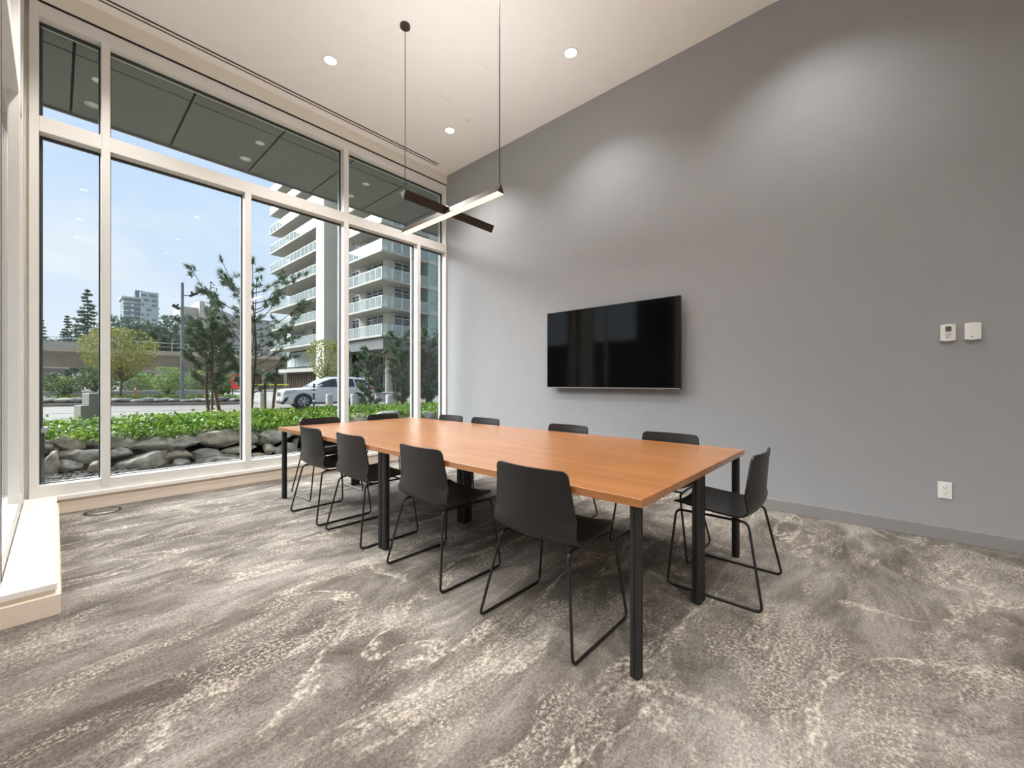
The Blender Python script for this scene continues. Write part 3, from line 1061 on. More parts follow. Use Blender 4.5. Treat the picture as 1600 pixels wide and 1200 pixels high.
stones = [
    (-.04, .24, 7.22, .37, .58), (.215, .745, 7.27, .34, .56), (.62, 1.37, 7.18, .245, .475), (1.32, 1.90, 7.22, .22, .512),
    (1.83, 2.14, 7.27, .22, .455), (2.10, 2.66, 7.22, .18, .445), (0.0, .21, 7.10, .26, .41), (.125, .425, 7.05, .235, .40),
    (.40, .66, 7.12, .24, .38), (.93, 1.27, 7.10, .145, .29), (1.24, 1.64, 7.12, .10, .262), (1.61, 2.09, 7.12, .10, .245),
    (2.155, 2.315, 7.05, .05, .24), (2.30, 2.70, 7.12, .02, .24), (-.01, .22, 6.95, .15, .305), (.235, .39, 6.87, .12, .272),
    (.43, 1.04, 6.93, .03, .305), (1.21, 1.86, 6.97, 0, .155), (-.10, .03, 6.97, .13, .42), (-.15, -.01, 7.2, .36, .53),
    (1.02, 1.24, 6.97, .03, .18), (1.84, 2.28, 6.97, -.03, .125), (2.64, 3.40, 7.22, .28, .575), (3.36, 3.60, 7.25, .33, .53), (3.55, 4.08, 7.22, .40, .63),
    (4.05, 4.88, 7.22, .38, .635), (5.05, 5.70, 7.22, .30, .575), (4.85, 5.10, 7.27, .32, .52), (5.68, 6.3, 7.25, .3, .58),
    (2.62, 3.20, 7.10, .05, .30), (3.15, 3.75, 7.08, .08, .36), (3.7, 4.35, 7.1, .05, .41), (4.3, 5.0, 7.1, .08, .39), (4.95, 5.6, 7.1, .05, .32),
    (2.25, 2.85, 6.98, -.03, .10), (2.8, 3.5, 6.96, -.03, .13), (3.45, 4.1, 6.97, -.03, .12), (4.05, 4.9, 6.96, -.03, .14), (-.9, -.14, 7.2, .1, .55), (-1.7, -.85, 7.22, .08, .5),
    (.62, .96, 7.14, .13, .26), (-.04, .46, 7.12, .1, .25)]
for i, (x0, x1, y, z0, z1) in enumerate(stones):
    dp = min(0.5, max(0.26, (x1 - x0) * 0.75))
    v = boulder(((x1 - x0) * 1.03, dp, (z1 - z0) * 1.06), 100 + i) + np.array([(x0 + x1) / 2, y + dp * 0.30, (z0 + z1) / 2]) - np.array(rw.location)
    mesh_np('stone', v, I4[1], M['rock'] if i % 3 else M['rock2'], rw, smooth=False)

# ---- leafy things
def leaves(cent, rad, n, size, rng, up=0.4, asp=0.55, shell=0.0):
    d = rng.normal(size=(n, 3))
    d /= np.linalg.norm(d, axis=1)[:, None]
    q = rng.uniform(shell, 1, n) ** (1 / 3.0)
    p = np.array(cent) + d * q[:, None] * np.array(rad)
    return leaf_quads(p, size, rng, up, asp)
def leaf_quads(p, size, rng, up=0.4, asp=0.55):
    n = len(p)
    nn = rng.normal(size=(n, 3)) + np.array([0, 0, up])
    nn /= np.linalg.norm(nn, axis=1)[:, None]
    a = np.cross(nn, rng.normal(size=(n, 3)))
    a /= np.linalg.norm(a, axis=1)[:, None]
    b = np.cross(nn, a)
    s = (size * rng.uniform(0.6, 1.3, n))[:, None]
    v = np.stack([p - a * s * .5, p + b * s * asp * .5 + nn * s * .08, p + a * s * .5, p - b * s * asp * .5 + nn * s * .08], axis=1).reshape(-1, 3)
    f = np.arange(4 * n).reshape(n, 4)
    return v, f
def join(parts):
    vs, fs, k = [], [], 0
    for v, f in parts:
        vs.append(v)
        fs.append(f + k)
        k += len(v)
    return np.vstack(vs), np.vstack(fs)

# ground cover over the bed: rosettes of leaves
rosv = []
n = 0
while n < 6200:
    x, y = RNG.uniform(-1.6, 8.6), 7.24 + 3.36 * RNG.uniform(0, 1) ** 1.3
    if y > 9.15 + max(0, x) * 0.5:
        continue
    clump = 0.5 + 0.5 * noise.noise((x * 1.7, y * 1.7, 3.1))
    h = (0.06 + 0.19 * clump + RNG.uniform(0, 0.06)) * (1.0 if y < 8.4 else 0.72)
    z = bed_z(x, y) + h
    k = 7
    pp = np.array([x, y, z]) + RNG.normal(size=(k, 3)) * np.array([0.05, 0.05, 0.04])
    rosv.append(pp)
    n += 1
v, f = leaf_quads(np.vstack(rosv), 0.054, RNG, 1.0, 0.75)
mesh_np('ground_cover_foliage', v, f, M['leaf'], None, kind='stuff', label='low bright green ground cover filling the bed behind the boulders')

def trunk(path, r0, r1, name='trunk', parent=None, m=None, n=8):
    N = len(path)
    return MB().tube(path, [r0 + (r1 - r0) * i / (N - 1) for i in range(N)], n).build(name, m or M['bark'], parent, smooth=True)

def needle_tuft(p, d, rng, n=26, L=0.13, w=0.006):
    d = np.array(d) / np.linalg.norm(d)
    q = rng.normal(size=(n, 3)) * 0.75 + d * 0.9
    q /= np.linalg.norm(q, axis=1)[:, None]
    s = np.cross(q, rng.normal(size=(n, 3)))
    s /= np.linalg.norm(s, axis=1)[:, None]
    base = np.array(p) - d * rng.uniform(0, 0.09, n)[:, None]
    tip = base + q * (L * rng.uniform(.7, 1.15, n))[:, None]
    v = np.stack([base - s * w, base + s * w, tip], axis=1).reshape(-1, 3)
    return v, np.arange(3 * n).reshape(n, 3)

def pine(name, loc, H, Wd, nb, seed, label, group=None, lean=(0, 0), dense=1.0, low=0.25, L=0.13, lift=0.0):
    rng = np.random.default_rng(seed)
    root = empty(name, loc, cat='tree', label=label, group=group)
    pth = [(lean[0] * t * t + 0.05 * math.sin(5 * t + seed), lean[1] * t * t, H * 0.93 * t) for t in np.linspace(0, 1, 9)]
    trunk(pth, 0.035, 0.010, 'trunk', root)
    br = MB()
    tf = []
    for i in range(nb):
        t = low + (1 - low) * (i + 0.5) / nb
        p0 = np.array([lean[0] * t * t, lean[1] * t * t, H * 0.93 * t])
        az = i * 2.4 + rng.uniform(-.5, .5)
        ln = Wd * (0.35 + 0.65 * math.sin(PI * min(1, (1.08 - t) / 0.85))) * rng.uniform(.75, 1.1) * 0.5
        rise = rng.uniform(0.15 + .4 * lift, 0.75 + .5 * lift) * ln
        pts = []
        for s in np.linspace(0, 1, 5):
            pts.append(p0 + np.array([math.cos(az) * ln * s, math.sin(az) * ln * s, rise * s * s + 0.04 * math.sin(3 * s)]))
        br.tube([tuple(q) for q in pts], [0.013, 0.011, 0.009, 0.007, 0.005], 5)
        subs = [(pts[-1], pts[-1] - pts[-2])]
        for k in range(int(4 * dense)):
            s = rng.uniform(0.35, 1)
            a = pts[0] * (1 - s) + pts[-1] * s
            a[2] = p0[2] + rise * s * s
            dd = np.array([math.cos(az + rng.uniform(-1.2, 1.2)), math.sin(az + rng.uniform(-1.2, 1.2)), rng.uniform(0.1, 1.0)])
            e_ = a + dd * rng.uniform(0.10, 0.26) * max(Wd / 2, .5)
            br.tube([tuple(a), tuple(e_)], [0.006, 0.004], 4)
            subs.append((e_, dd))
            subs.append(((a + e_) / 2, dd))
        for p, d in subs:
            for _ in range(2):
                tf.append(needle_tuft(p + rng.normal(size=3) * 0.03, d, rng, 30, L))
    tf.append(needle_tuft(np.array(pth[-1]), (0, 0, 1), rng, 40, L))
    br.build('branches', M['bark'], root, smooth=True, kind='stuff')
    v, f = join(tf)
    mesh_np('foliage', v, f, M['needle'], root, kind='stuff')
    return root
pine('pine_tree', (2.98, 10.55, 0.34), 3.15, 2.2, 30, 5, 'open dark pine tree between the two wooden stakes, behind the slim mullion', dense=1.2, low=0.2, L=0.11, lift=1.0)
pine('pine_tree', (2.20, 10.75, 0.34), 2.15, 1.0, 24, 9, 'dense dark pine at the thick leaning stake', dense=1.2, low=0.35, L=0.10, lift=.6)
pine('pine_tree', (5.70, 10.30, 0.36), 1.75, 1.15, 20, 21, 'small dark pine in front of the round concrete column, left of the pole-staked one', dense=1.2, low=0.08, L=0.085, lift=.4)
pine('pine_tree', (6.22, 9.60, 0.40), 2.15, 1.0, 24, 31, 'dark pine beside a thin stake, left of the last slim mullion', dense=1.3, low=0.10, L=0.085, lift=.5)
pine('pine_tree', (6.72, 9.10, 0.42), 2.2, 1.05, 26, 41, 'dark pine seen through the narrow end pane by the grey wall', dense=1.3, low=0.12, L=0.085, lift=.5)
# slender young leafy tree behind the left pine
r = empty('slender_tree', (2.30, 11.0, 0.2), cat='tree', label='slender young leafy tree rising above the pine with the leaning stake')
trunk([(0, 0, 0), (0.02, 0, 1.6), (-.02, 0, 3.2)], 0.025, 0.006, 'trunk', r)
v, f = join([leaves((0.02, 0, 2.45), (0.13, 0.13, 0.80), 330, 0.07, RNG), leaves((0.0, 0, 1.9), (0.22, 0.2, 0.45), 260, 0.07, RNG)])
mesh_np('foliage', v, f, M['dleaf'], r, kind='stuff')
def stake(p0, p1, r_, lab, m='stake'):
    s = empty('garden_stake', p0, cat='stake', label=lab, group='stakes in the planting bed')
    d = Vector(p1) - Vector(p0)
    MB().tube([(0, 0, -0.1), tuple(d)], [r_, r_ * 0.95], 10).build('post', M[m], s, smooth=True)
    top = d - d.normalized() * 0.12
    MB().tube([tuple(top), tuple(top + d.normalized() * 0.03)], r_ * 1.25, 10).build('tie_band', M['black'], s, smooth=True)
stake((2.43, 10.70, 0.36), (2.228, 10.95, 1.70), 0.036, 'thick brown wooden stake leaning left in the bed')
stake((3.30, 10.39, 0.36), (3.395, 10.29, 1.62), 0.030, 'dark wooden stake leaning right, in front of the white car bumper')
stake((3.23, 10.60, 0.3), (3.235, 10.60, 1.28), 0.022, 'short upright stake behind the open pine tree')
stake((6.02, 9.45, 0.36), (5.957, 9.53, 1.66), 0.022, 'thin pale stake among the right-hand pines')

# grey-green stepped stone block
r = empty('stepped_block', (0.62, 17.3, -0.2), R(12), cat='stone block', label='grey-green stepped stone block on the paving beyond the ground cover')
MB().box(-0.22, 0.42, -0.3, 0.3, 0, 0.75).build('lower_step', M['greenbox'], r, bevel=0.015)
MB().box(-0.05, 0.42, -0.29, 0.31, 0.75, 1.10).build('upper_step', M['greenbox'], r, bevel=0.015)
MB().prism([(0.14, 0.42), (0.19, 0.42), (0.19, 0.62), (0.28, 0.62), (0.28, 0.66), (0.19, 0.66), (0.19, 0.82), (0.14, 0.82)], 'y', -0.318, -0.295).build('raised_mark', M['soffit'], r)

# ---- street furniture
def bollard(x, y, lab, h=0.82, r_=0.17):
    b = empty('bollard', (x, y, -0.2), cat='bollard', label=lab, group='pale concrete bollards')
    MB().lathe([(r_, 0), (r_, h * 0.94), (r_ * 0.86, h), (0.0001, h + 0.01)], 20).build('shaft', M['whitecon'], b, smooth=True)
    MB().lathe([(r_ * 1.01, h * 0.80), (r_ * 1.01, h * 0.83)], 20).build('reveal_ring', M['concrete'], b, smooth=True)
bollard(9.45, 21.2, 'pale concrete bollard in front of the front door of the white car')
bollard(10.35, 20.35, 'pale concrete bollard in front of the rear wheel of the white car')
bollard(10.95, 17.95, 'pale concrete bollard right of the white car, nearest the pines')
bollard(10.75, 18.75, 'slim pale concrete bollard just left of the one nearest the pines', 0.95, 0.09)
bollard(7.40, 24.6, 'pale concrete bollard left of the white car, beside the stake', 0.9)
r = empty('striped_post', (8.38, 20.5, -0.2), cat='post', label='slim black post with white bands in front of the white car')
MB().lathe([(0.07, 0), (0.055, 0.02), (0.045, 0.05), (0.045, 1.33), (0.03, 1.38), (0.0001, 1.385)], 16).build('shaft', M['black'], r, smooth=True)
for z in (0.50, 0.92, 1.10):
    MB().lathe([(0.047, z), (0.047, z + 0.07)], 16).build('white_band', M['signwhite'], r, smooth=True)
r = empty('light_pole', (5.351, 32.94, -0.1), cat='light pole', label='tall grey light pole with floodlights rising from the far verge')
MB().lathe([(0.10, 0), (0.10, 4.9), (0.08, 5.0), (0.08, 7.66), (0.0001, 7.67)], 18).build('pole', M['pole'], r, smooth=True)
MB().lathe([(0.2, 0), (0.2, 0.12), (0.15, 0.14)], 18).build('base', M['black'], r, smooth=True)
def flood(x, y, z, sx):
    f_ = MB()
    f_.tube([(0.0, 0, z), (x, y, z)], 0.025, 6)
    mt = Matrix.Translation((x + sx * 0.06, y, z + 0.06)) @ Matrix.Rotation(R(-32 * sx), 4, 'Y')
    f_.box(-0.22, 0.22, -0.14, 0.14, -0.07, 0.07, mt)
    f_.box(-0.05, 0.05, -0.06, 0.06, 0.07, 0.22, mt)
    f_.build('floodlight', M['black'], r)
flood(0.42, -0.42, 6.85, 1)
flood(-0.22, 0.24, 6.05, -1)
flood(-0.18, 0.2, 5.25, -1)

# verge across the road
edge = [(-30, 46), (-12, 41.5), (-0.5, 36.6), (4.0, 33.4), (6.5, 31.6), (8.2, 30.8)]
vg = MB()
top = [(x, y + 0.4) for x, y in edge] + [(9.2, 32.5), (8.6, 43.5), (-30, 52)]
vg.prism(top, 'z', -0.25, 0.12)
vg.build('verge_land', M['soil'], kind='structure')
kb = empty('kerb', (0, 0, 0), kind='structure')
for (xa, ya), (xb, yb) in zip(edge, edge[1:]):
    d = Vector((xb - xa, yb - ya, 0))
    nst = max(1, int(d.length / 1.5))
    ang = math.atan2(d.y, d.x)
    for k in range(nst):
        L = d.length / nst
        mt = Matrix.Translation((xa + d.x * (k + .5) / nst, ya + d.y * (k + .5) / nst, 0)) @ Matrix.Rotation(ang, 4, 'Z')
        MB().box(-L / 2 + .008, L / 2 - .008, -0.09, 0.09, -0.25, -0.02, mt).build('kerb_stone', M['concrete'], kb, bevel=0.01, seg=1)
re_ = empty('stone_edging', (0, 0, 0), cat='stone edging', label='low row of flat stones along the far verge, below the yellow-green tree')
for i in range(26):
    t = i / 25
    x = -5.5 + 13.2 * t
    xs = [p[0] for p in edge]
    ys = [p[1] for p in edge]
    y = float(np.interp(x, xs, ys)) + 0.55
    L = random.uniform(0.6, 1.15)
    h = random.uniform(0.18, 0.34) + (0.12 if x < 2 else 0)
    v = boulder((L, 0.6, h), 300 + i, I2) + np.array([x, y, 0.0 + h / 2 - 0.02])
    mesh_np('stone', v, I2[1], M['rock2'] if i % 2 else M['rock'], re_)
pts = []
while len(pts) < 5200:
    x = RNG.uniform(-9, 8.6)
    y0 = float(np.interp(x, [p[0] for p in edge], [p[1] for p in edge]))
    y = y0 + 1.0 + RNG.uniform(0, 1) * 5.5
    if y > 43:
        continue
    pts.append((x, y, 0.12 + RNG.uniform(0, 0.24)))
v, f = leaf_quads(np.array(pts), 0.17, RNG, 0.8, 0.5)
mesh_np('verge_grass', v, f, M['grass'], None, kind='stuff', label='low green planting on the far verge behind the stone edging')
r = empty('low_wall', (-4, 45.0, 0), R(-9), cat='low wall', label='long low pale concrete wall behind the far verge')
for k in range(9):
    MB().box(-14 + 3 * k + .01, -11 + 3 * k - .01, -0.2, 0.2, -0.2, 0.58).build('wall_block', M['whitecon'], r, bevel=0.02, seg=1)
r = empty('bench_wall', (16.1, 27.2, -0.2), R(-36), cat='low wall', label='short pale concrete bench wall right of the white car')
MB().box(-1.5, 1.4, -0.3, 0.3, 0, 0.62).build('block', M['whitecon'], r, bevel=0.02)
MB().box(-1.52, 1.42, -0.32, 0.32, 0.62, 0.72).build('cap', M['whitecon'], r, bevel=0.02)

# trees of the verge
def vase_tree(name, loc, H, Wd, trunk_h, n, size, m, lab, seed, group=None, rtr=0.08):
    rng = np.random.default_rng(seed)
    root = empty(name, loc, cat='tree', label=lab, group=group)
    trunk([(0, 0, -0.1), (0.02 * H, 0, trunk_h), (0, 0.01 * H, H * 0.62)], rtr, rtr * 0.3, 'trunk', root)
    br = MB()
    pts = []
    for i in range(17):
        az = i * 2.399
        el = rng.uniform(0.35, 1.0)
        ln = (H - trunk_h) * rng.uniform(.6, 1.0)
        e_ = np.array([math.cos(az) * Wd * .5 * (1.15 - el), math.sin(az) * Wd * .5 * (1.15 - el), trunk_h + ln * (0.35 + .6 * el)])
        mid = np.array([e_[0] * .35, e_[1] * .35, trunk_h + (e_[2] - trunk_h) * .5])
        br.tube([(0.01, 0, trunk_h * .95), tuple(mid), tuple(e_)], [rtr * .4, rtr * .25, rtr * .1], 5)
    br.build('branches', M['bark'], root, smooth=True, kind='stuff')
    P = []
    ch = H - trunk_h
    while len(P) < n:
        t = rng.uniform(0, 1)
        rr = Wd * .5 * (0.16 + 0.95 * math.sin(PI * min(0.5 + (t - .62) * .95 if t > .62 else t / .62 * .5, .97)))
        a = rng.uniform(0, 2 * PI)
        q = math.sqrt(rng.uniform(0, 1)) * rr
        p = np.array([math.cos(a) * q, math.sin(a) * q, trunk_h * .85 + ch * 1.05 * t])
        if noise.noise(Vector(p * (3.2 / Wd)) + Vector((seed, 0, 0))) > -0.22:
            P.append(p)
    v, f = leaf_quads(np.array(P), size, rng, 0.3, 0.6)
    mesh_np('foliage', v, f, m, root, kind='stuff')
    return root
vase_tree('verge_tree', (2.80, 37.19, 0.1), 4.75, 3.7, 1.45, 5600, 0.13, M['yleaf'], 'broad yellow-green tree on the far verge', 51)
vase_tree('street_tree', (14.55, 33.18, -0.2), 4.9, 3.1, 1.75, 2600, 0.15, M['yleaf'], 'small yellow-green street tree in front of the tall stone pier', 52, rtr=0.06)
vase_tree('verge_tree', (1.88, 42.4, 0.1), 2.4, 1.9, 0.6, 1100, 0.13, M['dleaf'], 'small dark green tree left of the yellow-green tree', 53, rtr=0.05)
vase_tree('shrub', (0.34, 40.0, 0.1), 1.7, 2.0, 0.12, 1600, 0.13, M['dleaf'], 'rounded dark green shrub on the far verge, near the window corner', 54, rtr=0.05)
vase_tree('shrub', (5.63, 40.1, 0.1), 2.2, 2.3, 0.1, 1500, 0.15, M['gleaf'], 'bright green shrub between the yellow-green tree and the light pole', 55, rtr=0.05)
sh = None
srng = np.random.default_rng(77)
for i, (x, y, s, kind_) in enumerate(((-3.2, 50, 1.2, 0), (-0.6, 52, 1.5, 1), (2.6, 50, 1.1, 0), (4.4, 48, 1.35, 1), (6.6, 47, 1.0, 0), (8.4, 46, 1.5, 1), (9.6, 50, 1.8, 0), (7.6, 52, 1.7, 1), (5.6, 54, 1.9, 0), (3.2, 56, 2.0, 1), (0.6, 58, 1.7, 0), (11.6, 52, 2.0, 1), (13.4, 56, 1.9, 0), (11.4, 57, 2.2, 1), (-3.0, 58, 2.0, 1))):
    lab = ['bushy green growth behind the low pale wall', 'darker bushy growth behind the low pale wall'][kind_]
    g = ['green bushes below the guideway', 'dark bushes below the guideway'][kind_]
    s *= 0.62
    if i < 2:
        t = vase_tree('bush', (x, y, -0.2), 2.0, 2.1, 0.15, 1100, 0.17, M['gleaf'] if kind_ == 0 else M['dleaf'], lab, 60 + i, g, 0.05)
        t.scale = (s,) * 3
        sh = [t] if i == 0 else sh + [t]
    else:
        dup(sh[kind_], (x, y, -0.2), srng.uniform(0, 6), (s, s, s * srng.uniform(.85, 1.2)), label=lab, group=g)

# small far signs
r = empty('street_sign', (0.97, 42.2, -0.2), cat='sign', label='small white street sign on a thin post beside the rounded shrub')
MB().tube([(0, 0, 0), (0, 0, 1.7)], 0.03, 8).build('post', M['pole'], r)
MB().box(-0.22, 0.22, -0.05, -0.03, 1.70, 2.05).build('plate', M['signwhite'], r)
r = empty('marker_post', (3.47, 36.6, 0.05), cat='post', label='short orange marker post below the yellow-green tree')
MB().lathe([(0.05, 0), (0.05, 0.95), (0.0001, 1.0)], 10).build('post', M['orange'], r)
MB().lathe([(0.053, 0.72), (0.053, 0.82)], 10).build('band', M['signwhite'], r)
r = empty('red_sign', (11.76, 46.75, -0.2), R(-48), cat='sign', label='red sign panel with white shapes seen behind the pine tree')
MB().box(-0.48, 0.48, -0.05, 0.05, 0.85, 2.2).build('panel', M['red'], r)
sgn = MB()
sgn.prism([(-0.3, 1.75), (0.1, 1.75), (0.1, 1.95), (-0.3, 2.05)], 'y', -0.06, -0.05)
sgn.build('white_shape', M['signwhite'], r)
MB().prism([(0.12, 1.2), (0.34, 1.3), (0.28, 1.6), (0.05, 1.5)], 'y', -0.06, -0.05).build('white_shape', M['signwhite'], r)
for x in (-0.4, 0.4):
    MB().box(x - 0.04, x + 0.04, -0.04, 0.04, 0, 0.85).build('post', M['black'], r)
r = empty('barrier_tape', (10.1, 32.9, -0.2), cat='barrier tape', label='yellow caution tape strung between thin posts left of the white car')
MB().prism([(-0.02, 1.22), (0.02, 1.22), (0.02, 1.32), (-0.02, 1.32)], 'x', -1.5, 1.5).build('tape', M['tape'], r)
for x in (-1.5, 0.0, 1.5):
    MB().tube([(x, 0.03, 0), (x, 0.03, 1.36)], 0.025, 8).build('post', M['pole'], r)

# ================================================================== WHITE SUV
def suv(loc, rz):
    root = empty('suv', loc, rz, cat='car', label='white SUV parked across the road with black wheel arches')
    # lower body: sections along x (front +)
    st = [(2.44, .50, .86, .93, .62), (2.40, .36, .92, .99, .74), (2.25, .27, .98, 1.03, .86), (1.95, .25, 1.01, 1.06, .93), (1.45, .25, 1.04, 1.09, .955), (0.95, .25, 1.07, 1.12, .965),
          (0.2, .25, 1.09, 1.13, .965), (-0.9, .25, 1.11, 1.15, .965), (-1.6, .26, 1.13, 1.17, .965), (-2.05, .30, 1.12, 1.17, .945), (-2.32, .38, 1.08, 1.14, .89), (-2.45, .50, 0.98, 1.06, .78)]
    def sect(x, zs, zb, zt, w):
        half = [(w * .90, zs), (w * .985, zs + .08), (w, zs + (zb - zs) * .45), (w * .985, zs + (zb - zs) * .72), (w * .975, zb), (w * .90, zt), (w * .5, zt + .035)]
        return [(x, y, z) for y, z in half] + [(x, -y, z) for y, z in half[::-1]]
    b = MB()
    n = 14
    vs = [p for s in st for p in sect(*s)]
    fs = []
    for i in range(len(st) - 1):
        for k in range(n):
            j = (k + 1) % n
            fs.append((i * n + k, i * n + j, (i + 1) * n + j, (i + 1) * n + k))
    fs.append(tuple(range(n)))
    fs.append(tuple((len(st) - 1) * n + k for k in range(n))[::-1])
    b.add(vs, fs)
    b.build('body', M['carpaint'], root, smooth=True)
    # greenhouse
    gs = [(1.22, 1.10, .80, 1.12, .74), (0.55, 1.12, .90, 1.54, .68), (0.05, 1.12, .92, 1.69, .64), (-0.5, 1.12, .925, 1.735, .63), (-1.3, 1.13, .92, 1.72, .62), (-1.95, 1.14, .89, 1.66, .60), (-2.30, 1.14, .84, 1.42, .66), (-2.44, 1.12, .78, 1.16, .72)]
    def gsec(x, zb, wb, zt, wt):
        half = [(wb, zb), (wb * .55 + wt * .45, zb + (zt - zb) * .55), (wt, zt - min(.05, (zt - zb) * .2)), (wt * .8, zt), (wt * .3, zt + .012)]
        return [(x, y, z) for y, z in half] + [(x, -y, z) for y, z in half[::-1]]
    b = MB()
    n = 10
    vs = [p for s in gs for p in gsec(*s)]
    fs = []
    for i in range(len(gs) - 1):
        for k in range(n):
            j = (k + 1) % n
            fs.append((i * n + k, i * n + j, (i + 1) * n + j, (i + 1) * n + k))
    fs.append(tuple(range(n)))
    fs.append(tuple((len(gs) - 1) * n + k for k in range(n))[::-1])
    b.add(vs, fs)
    b.build('cabin', M['carpaint'], root, smooth=True)
    def side(x, z, s, off=0.012):
        xs = [g[0] for g in gs][::-1]
        f_ = lambda k: float(np.interp(x, xs, [g[k] for g in gs][::-1]))
        zb, wb, zt, wt = f_(1), f_(2), f_(3), f_(4)
        t = (z - zb) / (zt - zb)
        y = np.interp(t, [0, .55, .9, 1], [wb, wb * .55 + wt * .45, wt, wt * .85])
        return (x, s * (float(y) + off), z)
    for s in (-1, 1):
        for poly in ([(0.86, 1.17), (0.42, 1.46), (0.02, 1.60), (-0.32, 1.63), (-0.34, 1.17)], [(-0.42, 1.17), (-0.40, 1.635), (-0.8, 1.645), (-1.24, 1.63), (-1.30, 1.18)], [(-1.38, 1.19), (-1.32, 1.625), (-1.75, 1.60), (-2.0, 1.50), (-2.16, 1.26)]):
            # subdivide the outline so the pane follows the curved side
            q = []
            m_ = len(poly)
            for i in range(m_):
                a, c = poly[i], poly[(i + 1) % m_]
                for k in range(4):
                    q.append((a[0] + (c[0] - a[0]) * k / 4, a[1] + (c[1] - a[1]) * k / 4))
            cx, cz = sum(p[0] for p in q) / len(q), sum(p[1] for p in q) / len(q)
            w_ = MB()
            out_ = [side(x, z, s) for x, z in q]
            in_ = [side(x, z, s, -0.02) for x, z in q]
            c0 = side(cx, cz, s, 0.014)
            K = len(q)
            w_.add(out_ + in_ + [c0], [(i, (i + 1) % K, 2 * K) for i in range(K)] + [(i, (i + 1) % K, K + (i + 1) % K, K + i) for i in range(K)])
            w_.build('side_window', M['carglass'], root)
        # arches, sill, wheels
        for xw in (1.42, -1.43):
            ar = MB()
            A = []
            for k in range(17):
                t = PI * k / 16
                A.append((math.cos(t), math.sin(t)))
            outer = [(xw + .47 * c, .38 + .47 * s_) for c, s_ in A]
            ar.prism(outer + [(xw - .47, .25), (xw + .47, .25)], 'y', s * .90, s * .978)
            ar.build('wheel_arch', M['trimblack'], root)
            wh = MB()
            wh.lathe([(.23, -.11), (.36, -.11), (.378, -.06), (.378, .06), (.36, .11), (.25, .115), (.23, .10)], 28, c=(xw, s * .885, .378), axis='y')
            wh = wh.build('wheel', M['rubber'], root, smooth=True)
            MB().lathe([(.0001, -.012), (.25, -.012), (.25, .012), (.0001, .012)], 24, c=(xw, s * .992, .378), axis='y').build('wheel_well', M['trimblack'], wh)
            rim = MB()
            rim.lathe([(.235, -.02), (.262, .0), (.235, .02)], 28, c=(xw, s * 1.0, .378), axis='y', caps=False)
            for k in range(7):
                a = 2 * PI * k / 7
                for da in (-.13, .13):
                    rim.tube([(xw + .05 * math.cos(a), s * 1.02, .378 + .05 * math.sin(a)), (xw + .245 * math.cos(a + da), s * 1.01, .378 + .245 * math.sin(a + da))], .018, 6)
            rim.lathe([(.06, -.02), (.06, .02), (.0001, .025)], 14, c=(xw, s * 1.02, .378), axis='y')
            rim.build('rim', M['silver'], wh)
        MB().box(-1.0, 1.0, min(s * .90, s * .975), max(s * .90, s * .975), .24, .34).build('sill_trim', M['trimblack'], root, bevel=.01)
        mr = MB()
        mr.box(.62, .80, min(s * .93, s * 1.12), max(s * .93, s * 1.12), 1.13, 1.27)
        mr.build('mirror', M['carpaint'], root, bevel=.03)
        MB().prism([(2.36, .86), (2.30, 1.00), (1.72, 1.045), (1.80, .93)], 'y', s * .70, s * .945).build('headlight', M['headlight'], root)
        MB().prism([(2.42, .40), (2.30, .60), (2.12, .66), (2.24, .40)], 'y', s * .66, s * .90).build('fog_lamp_surround', M['trimblack'], root)
        MB().prism([(-2.46, 1.02), (-2.44, 1.12), (-1.95, 1.13), (-2.05, 1.03)], 'y', s * .62, s * .945).build('tail_light', M['taillight'], root)
        MB().tube([(.0, s * .60, 1.72), (-.1, s * .60, 1.765), (-1.7, s * .60, 1.74), (-1.8, s * .60, 1.70)], .022, 6).build('roof_rail', M['silver'], root)
        for xh in (.0, -1.0):
            MB().box(xh - .11, xh + .11, min(s * .955, s * .99), max(s * .955, s * .99), .98, 1.015).build('door_handle', M['carpaint'], root, bevel=.006)
        for xl in (.98, -.37, -1.36):
            MB().box(xl - .005, xl + .005, min(s * .955, s * .972), max(s * .955, s * .972), .42, 1.08).build('door_seam', M['trimblack'], root)
    # windscreen and rear window
    def glass_strip(g0, g1, nm, x_off):
        a, c = gsec(*g0), gsec(*g1)
        f0 = [a[1], a[3], a[-4], a[-2]]
        def lerp(p, q, t):
            return tuple(p[i] * (1 - t) + q[i] * t for i in range(3))
        P = [lerp(a[2], c[2], .08), lerp(a[-3], c[-3], .08), lerp(a[-3], c[-3], .94), lerp(a[2], c[2], .94)]
        P = [(x + x_off, y * .93, z + .018) for x, y, z in P]
        w_ = MB()
        w_.add(P + [(x, y, z - .02) for x, y, z in P], [(0, 1, 2, 3), (4, 7, 6, 5), (0, 4, 5, 1), (1, 5, 6, 2), (2, 6, 7, 3), (3, 7, 4, 0)])
        w_.build(nm, M['carglass'], root)
    glass_strip(gs[0], gs[1], 'windscreen', .02)
    glass_strip(gs[7], gs[6], 'rear_window', -.02)
    MB().box(2.36, 2.452, -.56, .56, .66, .90).build('grille', M['trimblack'], root, bevel=.02)
    gm = root.children[-1]
    for z in (.70, .75, .80, .85):
        MB().box(2.45, 2.462, -.52, .52, z - .008, z + .008).build('grille_bar', M['silver'], gm)
    MB().box(2.30, 2.46, -.80, .80, .27, .44).build('front_bumper', M['trimblack'], root, bevel=.03)
    MB().box(-2.47, -2.30, -.80, .80, .32, .50).build('rear_bumper', M['trimblack'], root, bevel=.03)
    MB().box(2.455, 2.468, -.26, .26, .50, .62).build('licence_plate', M['signwhite'], root)
    MB().box(-2.42, -1.95, -.55, .55, 1.66, 1.70).build('roof_spoiler', M['carpaint'], root, bevel=.015)
    return root
